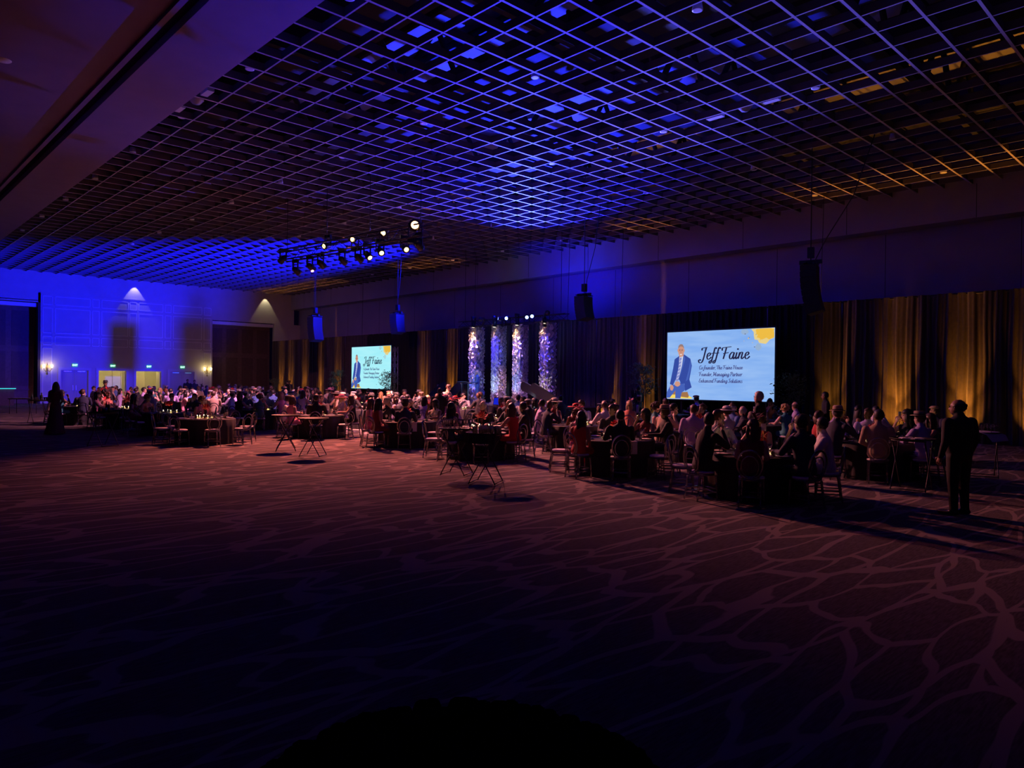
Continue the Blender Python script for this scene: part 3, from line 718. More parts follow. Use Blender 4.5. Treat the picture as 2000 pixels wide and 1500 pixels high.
M_petal = mat('petal_white', (0.66, 0.62, 0.58), 0.6, var=0.1, vscale=3)
M_core = mat('column_core', (0.36, 0.34, 0.38), 0.9)
def petal_mesh(seed, big):
    r = random.Random(seed); mb = MB(); hw = 0.29
    n = 900 if big else 1500
    for k in range(n):
        z = r.uniform(0.05, 4.12)
        ang = r.uniform(0, 2 * math.pi)
        # petals sit on a rounded square column
        cx, cy = math.cos(ang), math.sin(ang); q = max(abs(cx), abs(cy)) ** 0.75
        base = Vector((cx / q * hw, cy / q * hw, z)); out = Vector((cx, cy, 0)); side = Vector((-cy, cx, 0))
        L = r.uniform(0.08, 0.15) * (1.3 if big else 1.0); wd = L * r.uniform(0.3, 0.46)
        tilt = r.uniform(-0.8, 0.8); upv = Vector((0, 0, 1)) * math.cos(tilt) + side * math.sin(tilt)
        sd = side * math.cos(tilt) - Vector((0, 0, 1)) * math.sin(tilt)
        dn = 1 if r.random() < 0.6 else -1
        rows = []
        for s_, wf, o_ in ((0, 0.4, 0.0), (0.45, 1.0, 0.06), (0.8, 0.8, 0.13), (1.0, 0.25, 0.20)):
            c_ = base + upv * (L * s_ * dn) + out * (o_ * (0.6 if big else 0.42) * L / 0.2)
            cup = out * (0.03 * wf)
            rows.append((c_ - sd * wd * wf / 1.2 + cup, c_, c_ + sd * wd * wf / 1.2 + cup))
        vs = [p for rw in rows for p in rw]; fs = []
        for i in range(3):
            for q2 in range(2): fs.append((3 * i + q2, 3 * i + q2 + 1, 3 * i + q2 + 4, 3 * i + q2 + 3))
        mb.add(vs, fs, 0, True)
    me = mb.mesh('petals'); me.materials.append(M_petal); return me
PET = [petal_mesh(21, True), petal_mesh(22, False), petal_mesh(23, False), petal_mesh(24, True)]
core = MB(); core.bx(-0.28, 0.28, -0.28, 0.28, 0, 4.2); core.bx(-0.34, 0.34, -0.34, 0.34, 0, 0.08); core_me = core.mesh('core'); core_me.materials.append(M_core)
COLX = [aty(px_, 700, 26.45).x for px_ in (931, 974, 1016, 1070)]
CL = ['leftmost stage column of loose curled petals, behind the lectern', 'second stage column, dense small petals, left of the laptop', 'third stage column, dense small petals, blue lower half', 'rightmost stage column of loose curled petals']
for k, x in enumerate(COLX):
    t = thing('petal_column', CL[k], 'column', (x, 26.45, 0.72), 0, 'tall petal columns on the stage')
    obj('core', core_me, None, t); p = obj('petals', PET[k], None, t); p['kind'] = 'stuff'
    # can above each column, aimed down its front
    spot('column_can', (x + 0.05, 25.75, 5.15), (x, 26.1, 2.6), [1500, 80, 1500, 500][k], (1.0, 0.50, 0.24), 60, 0.8, 0.05)
for k, x in enumerate(COLX):
    spot('column_blue_top', (x + 0.18, 25.35, 5.2), (x, 26.15, 2.9), 900, (0.014, 0.02, 1.0), 52, 0.9, 0.05)
    spot('column_blue_floor', (x + 0.1, 25.25, 0.85), (x, 26.15, 2.3), (130, 170, 170, 80)[k], ((0.03, 0.06, 1.0), (0.45, 0.62, 1.0), (0.30, 0.45, 1.0), (0.7, 0.6, 0.7))[k], 70, 0.9, 0.05)
# slanted rounded boards either side of the columns
M_board = mat('board_slate', (0.02, 0.03, 0.036), 0.6)
def board(xa, za, xb, zb, wdt, y, label):
    a, b_ = Vector((xa, 0, za)), Vector((xb, 0, zb)); d = (b_ - a).normalized(); nrm = Vector((-d.z, 0, d.x)); L = (b_ - a).length
    pts = []
    rr = wdt * 0.42
    for (sx, sz, cx, cz) in ((-1, -1, rr, -wdt / 2 + rr), (1, -1, L - rr, -wdt / 2 + rr), (1, 1, L - rr, wdt / 2 - rr), (-1, 1, rr, wdt / 2 - rr)):
        a0 = {(-1, -1): 180, (1, -1): 270, (1, 1): 0, (-1, 1): 90}[(sx, sz)]
        for k in range(6):
            t = math.radians(a0 + 18 * k); pts.append((cx + rr * math.cos(t), cz + rr * math.sin(t)))
    n = len(pts); vs = [a + d * p[0] + nrm * p[1] + Vector((0, yy, 0)) for yy in (-0.06, 0.06) for p in pts]
    mb = MB(); mb.add(vs, [tuple(range(n)), tuple(range(2 * n - 1, n - 1, -1))] + [(k, n + k, n + (k + 1) % n, (k + 1) % n) for k in range(n)])
    o = obj('slanted_board', mb, M_board, None, (0, y, 0)); tag(o, label, 'decor board', 'slanted grey boards on the stage')
board(-33.9, 0.84, -32.35, 1.75, 0.46, 25.7, 'grey rounded board rising to the right, far left of the stage')
board(-32.75, 0.84, -31.2, 1.75, 0.46, 25.9, 'grey rounded board rising to the right, nearest the lectern')
board(-25.9, 1.78, -23.4, 0.86, 0.44, 25.4, 'long slate board falling to the right across the rightmost column')
board(-24.9, 1.72, -22.9, 0.86, 0.44, 25.1, 'slate board falling to the right at the stage right edge')
M_clear = clear_mat('clear_acrylic', (0.86, 0.88, 0.92), 0.06, 0.5)
M_glass = clear_mat('thin_glass', (0.95, 0.95, 0.97), 0.05, 0.5)
t = thing('lectern', 'clear acrylic lectern at the left of the stage', 'lectern', (-30.05, 25.2, 0.72), 0)
M_acr = mat('frosted_acrylic', (0.16, 0.24, 0.28), 0.25)
b = MB(); b.box((0, -0.05, 1.13), (0.75, 0.5, 0.03), rot=Matrix.Rotation(math.radians(-12), 3, 'X')); obj('top', b, M_acr, t)
for sx in (-0.26, 0.26):
    b = MB(); b.bx(sx - 0.022, sx + 0.022, -0.03, 0.03, 0.03, 1.10); obj('post', b, M_acr, t)
b = MB(); b.bx(-0.26, 0.26, -0.015, 0.015, 0.2, 1.05); obj('front_panel', b, M_clear, t)
b = MB(); b.bx(-0.38, 0.38, -0.25, 0.25, 0, 0.03); obj('base', b, M_acr, t)
# small floor props on stage
t = thing('confidence_monitor', 'small blue lit wedge monitor on the stage front', 'monitor', (-26.9, 24.85, 0.72), 0)
b = MB(); b.add([(-.3, -.2, 0), (.3, -.2, 0), (.3, .2, 0), (-.3, .2, 0), (-.3, -.12, .42), (.3, -.12, .42), (.3, .02, .42), (-.3, .02, .42)], [(0, 3, 2, 1), (4, 5, 6, 7), (0, 1, 5, 4), (2, 3, 7, 6), (1, 2, 6, 5), (3, 0, 4, 7)])
obj('shell', b, M_black, t)
b = MB(); b.add([(-.26, -.197, .05), (.26, -.197, .05), (.26, -.133, .38), (-.26, -.133, .38)], [(0, 1, 2, 3)]); b.v = [(x, y - 0.004, z) for x, y, z in b.v]
obj('screen', b, emis('monitor_blue', (0.01, 0.02, 0.7), 0.8), t)

# ---------------------------------------------------------------- box trusses, moving heads
def truss_thing(name, label, p0, p1, w_=0.3, bay=0.5, chord=0.025):
    p0, p1 = Vector(p0), Vector(p1); t = thing(name, label, 'truss', tuple(p0))
    d = p1 - p0; L = d.length; d.normalize()
    a = d.cross(Vector((0, 0, 1)));  a = a.normalized() if a.length > 0.01 else Vector((1, 0, 0)); b_ = d.cross(a)
    cs = [a * sx * w_ / 2 + b_ * sy * w_ / 2 for sx, sy in ((-1, -1), (1, -1), (1, 1), (-1, 1))]
    for c_ in cs:
        m = MB(); m.tube([c_, c_ + d * L], chord, 6); obj('chord', m, M_alu, t)
    n = max(2, int(L / bay))
    for f_ in range(4):
        m = MB(); c0, c1 = cs[f_], cs[(f_ + 1) % 4]
        for k in range(n):
            s0, s1 = L * k / n, L * (k + 1) / n
            m.tube([c0 + d * s0, c1 + d * s1] if k % 2 else [c1 + d * s0, c0 + d * s1], 0.012, 5)
        o = obj('lacing', m, M_alu, t)
    return t
M_alu = mat('truss_black', (0.05, 0.05, 0.06), 0.4, 0.6)
truss_thing('lighting_truss', 'long black box truss hung with stage lights below the grid', TR0, TR1, 0.42, 0.55, 0.03)
truss_thing('column_truss', 'black box truss spanning above the four petal columns', (-31.7, 26.2, 5.12), (-23.6, 26.2, 5.12), 0.3)
M_alu2 = mat('truss_aluminium', (0.5, 0.5, 0.52), 0.35, 0.8)
keep = M_alu; M_alu = M_alu2
truss_thing('truss_tower', 'silver truss tower standing right of the left screen', (-40.15, 27.55, 0.0), (-40.15, 27.55, 4.15), 0.3)
M_alu = keep
def cable(name, label, pts, r=0.012, cat='cable', m=None):
    b = MB(); b.tube(pts, r, 6); return tag(obj(name, b, m or M_black), label, cat)
for k, s in enumerate((0.04, 0.35, 0.65, 0.96)):
    p = on_truss(s); cable('hoist_cable', 'thin hoist cable above the lighting truss, %s from left' % ORD[k], [p + Vector((0, 0, 0.2)), p + Vector((0, 0, 2.6))])
for k, x in enumerate((-31.3, -24.0)):
    cable('hoist_cable', 'thin hoist cable at the %s end of the column truss' % ('left', 'right')[k], [(x, 26.2, 5.27), (x, 26.2, 9.6)])

M_lampwarm = mat('lens_warm', (1, .8, .5), 0.3, emit=(1.0, 0.66, 0.26), es=3.5)
M_lamphot = mat('lens_hot', (1, .5, .3), 0.3, emit=(1.0, 0.42, 0.14), es=14)
M_lampblue = mat('lens_blue', (.3, .4, 1), 0.3, emit=(0.16, 0.25, 1.0), es=22)
M_lamppale = mat('lens_pale', (.8, .8, .8), 0.3, emit=(1.0, 0.85, 0.65), es=3)
M_lensoff = mat('lens_off', (0.05, 0.05, 0.07), 0.1)
hb = MB(); hb.tube([(0, 0, 0.16), (0, 0, 0.08), (0, 0, -0.18), (0, 0, -0.26)], [0.08, 0.135, 0.15, 0.165], 14); hb_me = hb.mesh('head'); hb_me.materials.append(M_black)
hl = MB(); hl.tube([(0, 0, -0.262), (0, 0, -0.275)], 0.10, 14)
yk = MB(); yk.bx(-0.19, -0.16, -0.04, 0.04, -0.05, 0.36); yk.bx(0.16, 0.19, -0.04, 0.04, -0.05, 0.36); yk.bx(-0.19, 0.19, -0.06, 0.06, 0.34, 0.48); yk_me = yk.mesh('yoke'); yk_me.materials.append(M_black)
LENS = {}
def moving_head(loc, aim, lens, label, group, scale=1.0, stand=False):
    t = thing('stage_light', label, 'stage light', tuple(loc), 0, group); t.scale = (scale,) * 3
    d = (Vector(aim) - Vector(loc)); q = d.to_track_quat('-Z', 'Y')
    if lens.name not in LENS:
        m = hl.mesh('lens'); m.materials.append(lens); LENS[lens.name] = m
    h = obj('head', hb_me, None, t); h.rotation_mode = 'QUATERNION'; h.rotation_quaternion = q
    obj('lens', LENS[lens.name], None, h)
    y = obj('yoke', yk_me, None, t); y.rotation_euler = ((math.pi if stand else 0), 0, math.atan2(d.y, d.x) - math.pi / 2)
    return t
# fixtures as seen along the front truss: (pixel, lens, hangs below / stands on top, aim)
toC = Vector((-4, 3, 1.0))
FX = [((553, 505), M_lensoff, (-40, 12, 0), 'dark'), ((577, 527), M_lensoff, (-30, 25, 0), 'dark, lowest'), ((605, 520), M_lensoff, (-30, 25, 0), 'dark, second hanging'), ((626, 514), M_lensoff, (-30, 25, 0), 'dark, third hanging'),
      ((668, 507), M_lensoff, (-28, 26, 1), 'dark, large'), ((699, 502), M_lensoff, (-26, 26, 1), 'dark beside the lit row'), ((717, 497), M_lampwarm, (-15.5, 15.5, 0), 'warm, first lit hanging'), ((742, 489), M_lampwarm, (-13, 12.5, 0), 'warm, second lit hanging'),
      ((790, 483), M_lampwarm, (-10, 12, 0), 'warm, third lit hanging'), ((817, 477), M_lensoff, (-26, 26, 1), 'dark, at the right end'),
      ((641, 479), M_lampwarm, (-24, 5, 4), 'warm, leftmost on top'), ((694, 466), M_lampwarm, (-18, 4, 3), 'warm, second on top'), ((750, 455), M_lampwarm, (-10, 4, 3.5), 'warm, third on top'), ((811, 440), M_lamphot, (-2, 0.5, 3), 'blazing orange, rightmost on top')]
for (px, py), ln_, aim, nm in FX:
    s = min(1, max(0, (px - 553) / (835 - 553.0))); on = py < 500 - (px - 553) * 0.17 - 8
    p = on_truss(s); p.z = 7.1
    d_ = ray(px, py); 
    # foot of the fixture is on the truss; its height above or below follows the photo
    k_ = (p - CAM).dot(_fw) / d_.dot(_fw); q_ = CAM + d_ * k_
    loc = Vector((q_.x, q_.y, q_.z))
    moving_head(loc, aim, ln_, 'stage light on the overhead truss, ' + nm, 'stage lights on the overhead truss', 1.3 if 'blazing' in nm else 0.85, on)
# fixtures above the columns
for (px, py, ln_, aim, nm) in ((925, 632, M_lamppale, (-30.6, 25.9, 2), 'pale can over the leftmost column'), (943, 624, M_lensoff, (-40, 15, 6), 'dark moving head right of the leftmost can'),
        (966, 631, M_lamppale, (-28.8, 25.9, 2), 'pale can over the second column'), (981, 624, M_lampblue, (-40, 16, 8), 'small blue moving head'), (992, 622, M_lampblue, (-16, 0, 4), 'blue moving head left of the bright pair'),
        (1010, 627, M_lamppale, (-27.1, 25.9, 2), 'pale can over the third column'), (1029, 620, M_lampblue, (0, 0, 3), 'brilliant blue moving head, left of the pair'), (1039, 618, M_lampblue, (0, 0, 3), 'brilliant blue moving head, right of the pair'),
        (1063, 623, M_lamppale, (-25.1, 25.9, 2), 'pale can over the rightmost column'), (1068, 613, M_lensoff, (-10, 15, 8), 'dark moving head at the right end')):
    p = aty(px, py, 25.95); moving_head(p, aim, ln_, nm + ' on the column truss', 'stage lights on the column truss', 0.8, py < 626)

# ---------------------------------------------------------------- hanging line arrays
M_cab = mat('speaker_black', (0.018, 0.018, 0.02), 0.55, bump=0.1, vscale=60)
M_grille = mat('speaker_grille', (0.035, 0.035, 0.04), 0.5, 0.5)
cbm = MB(); cbm.add([(-.42, -.05, -.1), (.42, -.05, -.1), (.34, .42, -.1), (-.34, .42, -.1), (-.42, -.05, .1), (.42, -.05, .1), (.34, .42, .1), (-.34, .42, .1)], [(0, 3, 2, 1), (4, 5, 6, 7), (0, 1, 5, 4), (2, 3, 7, 6), (1, 2, 6, 5), (3, 0, 4, 7)]); cab_me = cbm.mesh('cabinet'); cab_me.materials.append(M_cab)
gr = MB(); gr.bx(-.39, .39, -.075, -.05, -.085, .085); gr_me = gr.mesh('grille'); gr_me.materials.append(M_grille)
def line_array(px, ytop, ybot, Y, face_deg, label, n=8):
    a = aty(px, ytop, Y); b_ = aty(px, ybot, Y)
    t = thing('line_array', label, 'loudspeaker', (a.x, Y, 0), math.radians(face_deg), 'hanging loudspeaker arrays')
    H = a.z - b_.z; step = H / (n + 0.6); z = a.z - step; y = 0
    for k in range(n):
        ang = math.radians(2.4 * k)
        c_ = obj('cabinet', cab_me, None, t, (0, y, z)); c_.rotation_euler = (ang, 0, 0); c_.scale = (1, 1, step / 0.215)
        obj('grille', gr_me, None, c_)
        z -= step * math.cos(ang); y += step * math.sin(ang) * 1.1
    f_ = MB(); f_.bx(-.4, .4, 0.0, .12, a.z - 0.25 * step, a.z); f_.bx(-.4, .4, .3, .4, a.z - 0.25 * step, a.z); f_.bx(-.06, .06, -.15, .55, a.z - 0.05, a.z + 0.08); obj('rigging_frame', f_, M_black, t)
    m_ = MB(); m_.bx(-.09, .09, .1, .3, a.z + 0.16, a.z + 0.5); m_.tube([(0, .2, a.z), (0, .2, 13.2)], 0.018, 6); obj('chain_hoist', m_, M_black, t)
    cb = MB(); cb.tube([Vector((0.1, .35, a.z + 0.05)), Vector((0.5, .7, a.z + 0.6)), Vector((1.2, 1.6, a.z + 1.8)), Vector((1.7, 2.2, 9.4))], 0.016, 6); obj('signal_cable', cb, M_black, t)
line_array(612, 617, 669, 22.0, -80, 'curved black line array at far left, left of the left screen')
line_array(772, 612, 654, 24.8, -80, 'curved line array edged with blue light, right of the left screen')
line_array(1134, 577, 628, 24.8, -85, 'black line array hanging right of the petal columns')
line_array(1571, 514, 618, 23.6, -75, 'large black line array hanging nearest, above the right screen edge')
for k, (x, z0) in enumerate(((-45.5, 4.4), (-25.5, 5.2), (-22.0, 5.2), (-12.2, 5.2), (-33.0, 5.2))):
    cable('drop_cable', 'thin dark cable dropping from the grid to the drapes, %s' % ['behind the left screen', 'right of the column truss', 'behind the third line array', 'right of the largest line array', 'left of the column truss'][k], [(x, YD - 0.1, z0 - 0.2), (x + 0.1, YD - 0.1, 9.4)])

# ---------------------------------------------------------------- potted trees
M_leaf = mat('leaf_green', (0.10, 0.17, 0.10), 0.6, var=0.25, vscale=5)
M_trunk = mat('trunk_bark', (0.09, 0.06, 0.04), 0.9)
M_pot = mat('planter_black', (0.02, 0.02, 0.02), 0.4)
def tree_meshes(seed, h, spread):
    r = random.Random(seed); tr = MB(); lf = MB()
    tips = []
    for k in range(4):
        a = r.uniform(0, 6.28); p = [(0.03 * math.cos(a), 0.03 * math.sin(a), 0.35), (0.08 * math.cos(a), 0.08 * math.sin(a), h * 0.45), (spread * .35 * math.cos(a + .4), spread * .35 * math.sin(a + .4), h * 0.8)]
        tr.tube(p, [0.022, 0.016, 0.008], 6)
        for j in range(10):
            b_ = r.uniform(0, 6.28); z = h * r.uniform(0.42, 0.85); s = Vector((0.08 * math.cos(a), 0.08 * math.sin(a), z)); rad = spread * r.uniform(0.4, 1.0) * (1.15 - abs(z / h - 0.65) * 1.6)
            e = s + Vector((math.cos(b_) * rad, math.sin(b_) * rad, r.uniform(0.05, 0.35))); tr.tube([s, (s + e) / 2 + Vector((0, 0, 0.04)), e], [0.008, 0.006, 0.003], 4); tips.append((s, e))
    for s, e in tips:
        for j in range(16):
            c_ = s.lerp(e, r.uniform(0.35, 1.08)) + Vector((r.gauss(0, .07), r.gauss(0, .07), r.gauss(0, .07)))
            a = Vector((r.gauss(0, 1), r.gauss(0, 1), r.gauss(0, 1))).normalized() * r.uniform(0.04, 0.075); b2 = a.orthogonal().normalized() * a.length * 0.45
            lf.add([c_ - a, c_ + b2, c_ + a, c_ - b2], [(0, 1, 2, 3)])
    A = tr.mesh('trunk'); A.materials.append(M_trunk); B = lf.mesh('foliage'); B.materials.append(M_leaf); return A, B
pt = MB(); pt.lathe([(0.16, 0.0), (0.2, 0.36), (0.22, 0.4), (0.19, 0.4), (0.18, 0.34), (0.0, 0.34)], n=16); pot_me = pt.mesh('planter'); pot_me.materials.append(M_pot)
TM = [tree_meshes(5, 2.6, 0.62), tree_meshes(6, 3.0, 0.7), tree_meshes(9, 1.25, 0.55)]
def tree(x, y, k, label, rz=0.0, sc=1.0):
    t = thing('potted_tree', label, 'tree', (x, y, 0), rz, 'potted trees by the stage wall'); t.scale = (sc,) * 3
    obj('planter', pot_me, None, t); obj('trunk', TM[k][0], None, t); f_ = obj('foliage', TM[k][1], None, t); f_['kind'] = 'stuff'
tree(-57.2, 27.2, 0, 'small potted tree glowing amber in the far corner', 0.3, 0.82)
tree(-46.7, 27.0, 1, 'dark potted tree left of the left screen', 1.0, 0.95)
tree(-39.75, 26.9, 0, 'leafy potted tree overlapping the right edge of the left screen', 2.0, 1.05)
tree(-19.6, 26.9, 1, 'potted tree left of the right screen, behind the camera operator', 3.0, 1.02)
tree(-12.75, 27.0, 0, 'leafy potted tree right of the right screen', 4.2, 1.0)
tree(-12.9, 26.2, 2, 'low leafy bush under the right corner of the right screen', 1.1, 0.9)
tree(-25.1, 24.2, 2, 'small bush at the right front of the stage', 0.4, 0.9)
tree(-31.4, 24.2, 2, 'small bush at the foot of the lectern', 2.4, 0.9)
spot('corner_tree_light', (-57.6, 26.4, 0.3), (-57.2, 27.2, 2.0), 30, AMBER, 70, 0.8, 0.05)
# ---------------------------------------------------------------- people
SK, TOP, BOT, SHO, EYE, LIP, SHI = range(7)
SLOT_DEF = [mat('skin_mid', (0.42, 0.25, 0.17), 0.5), mat('cloth_black', (0.014, 0.014, 0.017), 0.8, bump=0.05, vscale=40), mat('trouser_black', (0.012, 0.012, 0.014), 0.85),
            mat('shoe_black', (0.01, 0.01, 0.01), 0.35), mat('eye_dark', (0.02, 0.015, 0.012), 0.2), mat('lip_rose', (0.30, 0.10, 0.09), 0.45), mat('shirt_white', (0.7, 0.7, 0.7), 0.7)]
class Human:
    def __init__(s): s.mb = MB(); s.samp = []; s.post = MB()
    def limb(s, pts, rad, tg, n=10):
        pts = [Vector(p) for p in pts]
        for a, b, ra, rb in zip(pts[:-1], pts[1:], rad[:-1], rad[1:]):
            d = (b - a); L = d.length; d.normalize(); u = d.orthogonal().normalized(); v = d.cross(u); rings = []
            for t in (-90, -60, -30, 0): c = math.cos(math.radians(t)) + 1e-3; rings.append((a + d * (ra * math.sin(math.radians(t))), u * ra * c, v * ra * c))
            for t in (0, 30, 60, 90): c = math.cos(math.radians(t)) + 1e-3; rings.append((b + d * (rb * math.sin(math.radians(t))), u * rb * c, v * rb * c))
            s.mb.loft(rings, n)
            for k in range(5):
                f_ = k / 4; s.samp.append((*a.lerp(b, f_), ra + (rb - ra) * f_, tg))
    def rings(s, rr, tg):
        """rr: (centre, half width x, half depth y) stacked"""
        s.mb.loft([(c, (wx, 0, 0), (0, wy, 0)) for c, wx, wy in rr], 16)
        for (c, wx, wy), nx in zip(rr, rr[1:] + rr[-1:]):
            for f_ in (0, 0.5):
                cc = Vector(c).lerp(Vector(nx[0]), f_)
                for o in (-0.6, -0.2, 0.2, 0.6): s.samp.append((cc.x + o * wx, cc.y, cc.z, wy * 0.95, tg))
    def ell(s, c, r, tg, rot=None):
        s.mb.ell(c, r, 12, 8, 0, rot); s.samp.append((*c, min(r), tg))
    def hand(s, wrist, d, up, side, curl, mi=SK):
        """palm with four curling fingers and a thumb at its side"""
        W = Vector(wrist); d = Vector(d).normalized(); up = Vector(up); up = (up - d * up.dot(d)).normalized(); lat = d.cross(up) * side
        s.post.loft([(W - d * .03, lat * .026, up * .02), (W + d * .01, lat * .03, up * .016), (W + d * .05, lat * .04, up * .015), (W + d * .085, lat * .04, up * .012), (W + d * .095, lat * .034, up * .008)], 10, mi)
        for k, (o, L) in enumerate(((-.031, .062), (-.0105, .078), (.0105, .084), (.031, .074))):
            p0 = W + d * .082 + lat * o; a = 0; pts = [p0]; p = p0.copy()
            for j, fr in enumerate((.45, .32, .23)):
                a += curl * (0.8 if j == 0 else 1.0); p = p + (d * math.cos(a) - up * math.sin(a)) * (L * fr) + lat * (o * 0.06); pts.append(p.copy())
            s.post.tube(pts, [.0092, .0088, .008, .0062], 6, mi)
        b0 = W + d * .025 + lat * .028; s.post.tube([b0, b0 + (d * .5 + lat * .75 - up * .2).normalized() * .038, b0 + (d * .75 + lat * .6 - up * .35).normalized() * .068, b0 + (d * .9 + lat * .45 - up * .4).normalized() * .088], [.0125, .0115, .0095, .007], 6, mi)
    def head(s, c, yaw, pitch, neck0, male, sc=1.0):
        c = Vector(c); M = Matrix.Rotation(yaw, 3, 'Z') @ Matrix.Rotation(pitch, 3, 'X')
        P = lambda x, y, z: c + M @ (Vector((x, y, z)) * sc)
        s.ell(P(0, -.012, .028), (.076 * sc, .096 * sc, .098 * sc), SK, M)
        s.ell(P(0, .022, -.045), (.060 * sc, .070 * sc, .082 * sc), SK, M)
        s.ell(P(0, .052, -.098), (.030 * sc, .028 * sc, .022 * sc), SK, M)
        s.limb([P(0, .082, .012), P(0, .104, -.028)], [.011, .016], SK, 8)
        s.ell(P(0, .070, .030), (.050, .02, .014), SK, M)
        for sx in (-1, 1): s.ell(P(sx * .077, -.006, -.012), (.011, .020, .031), SK, M)
        s.limb([neck0, P(0, -.018, -.06)], [.057 if male else .046, .052 if male else .042], SK)
        for sx in (-1, 1): s.post.ell(P(sx * .031, .083, .010), (.012, .009, .0085), 8, 6, EYE, M)
        for sx in (-1, 1): s.post.tube([P(sx * .016, .092, .030), P(sx * .033, .092, .036), P(sx * .048, .080, .030)], [.004, .005, .003], 5, EYE)
        s.post.ell(P(0, .088, -.062), (.023, .010, .0085), 8, 6, LIP, M)
        s.hc, s.hy, s.hp = c, yaw, pitch
    def build(s, name, vox=0.0135, ratio=0.34):
        me0 = s.mb.mesh('raw'); o = bpy.data.objects.new('raw', me0); col.objects.link(o)
        m = o.modifiers.new('r', 'REMESH'); m.mode = 'VOXEL'; m.voxel_size = vox; m.use_smooth_shade = True
        sm = o.modifiers.new('s', 'SMOOTH'); sm.iterations = 5; sm.factor = 0.5
        dc = o.modifiers.new('d', 'DECIMATE'); dc.ratio = ratio
        bpy.context.view_layer.update()
        me = bpy.data.meshes.new_from_object(o.evaluated_get(bpy.context.evaluated_depsgraph_get()))
        bpy.data.objects.remove(o); bpy.data.meshes.remove(me0)
        nv, nf = len(me.vertices), len(me.polygons)
        V = [v.co.copy() for v in me.vertices]; F = [tuple(p.vertices) for p in me.polygons]
        C = np.array([p.center for p in me.polygons]); S = np.array(s.samp)
        D = np.linalg.norm(C[:, None, :] - S[None, :, :3], axis=2) - S[None, :, 3]
        tg = S[np.argmin(D, axis=1), 4].astype(int).tolist()
        bpy.data.meshes.remove(me)
        f_ = MB(); f_.v = [tuple(v) for v in V]; f_.f = F; f_.m = tg; f_.smooth = [True] * len(F)
        off = len(f_.v); f_.v += s.post.v; f_.f += [tuple(i + off for i in q) for q in s.post.f]; f_.m += s.post.m; f_.smooth += [True] * len(s.post.f)
        out = f_.mesh(name)
        for m_ in SLOT_DEF: out.materials.append(m_)
        return (out, s.hc.copy(), s.hy, s.hp)

def seated(male, hyaw, arms, lean=0.05, hpitch=0.0):
    h = Human(); k = 1.10 if male else 0.90; L = lean
    sh = 1.03 if male else 1.0
    h.rings([((0, -.03, .475), .15, .11), ((0, -.02, .55), .178 if male else .185, .135), ((0, -.005 + L * .2, .68), .158 * k, .115 * k), ((0, L * .5, .80), .162 * k, .118 * k), ((0, L * .8, .92), .178 * k, .122 * k),
             ((0, L, sh - .01), .170 * k, .105 * k), ((0, L, sh + .05), .105 * k, .078 * k), ((0, L, sh + .075), .06 * k, .06 * k)], TOP)
    if not male:
        for sx in (-1, 1): h.ell((sx * .07, L * .8 + .085, .885), (.06, .055, .06), TOP)
    for sx in (-1, 1):
        legx = .105
        if male:
            h.limb([(sx * .095, 0, .54), (sx * .125, .42, .53)], [.092, .066], BOT); h.limb([(sx * .125, .42, .525), (sx * .125, .38, .10)], [.062, .045], BOT)
        else:
            h.limb([(sx * .085, 0, .54), (sx * .075, .40, .52)], [.095, .072], TOP); h.limb([(sx * .075, .40, .515), (sx * .075, .35, .30)], [.066, .055], TOP); h.limb([(sx * .075, .35, .30), (sx * .07, .33, .09)], [.048, .034], SK)
        fx = .125 if male else .07; fy = .38 if male else .33
        h.limb([(sx * fx, fy - .05, .05), (sx * fx, fy + .15, .036)], [.042, .034], SHO)
        S = Vector((sx * .19 * k, L, sh - .03))
        if arms == 'table': E = Vector((sx * .25 * k, L + .14, .80)); Wr = Vector((sx * .15, L + .38, .80))
        elif arms == 'lap': E = Vector((sx * .25 * k, L - .01, .76)); Wr = Vector((sx * .09, L + .20, .64))
        else:
            if sx > 0: E = Vector((.27 * k, L + .16, .86)); Wr = Vector((.10, L + .22, 1.08))
            else: E = Vector((-.25 * k, L + .14, .80)); Wr = Vector((-.15, L + .38, .80))
        slv = TOP if male else SK
        h.limb([S, E], [.066 * k, .050 * k], TOP if male else SK); h.limb([E, Wr], [.046 * k, .032 * k], slv)
        if not male: h.ell(tuple(S), (.06, .055, .05), TOP)
        h.hand(Wr, (Wr - E), (0, 0, 1) if arms != 'chin' or sx < 0 else (0, 1, 0), -sx, 0.42)
    h.limb([(0, L, sh + .045), (0, L + .005, sh + .085)], [.062 * k, .058 * k], SHI if male else SK)
    h.head((0, L + .035, sh + .215), hyaw, hpitch, (0, L, sh + .06), male, 1.0 if male else .95)
    return h
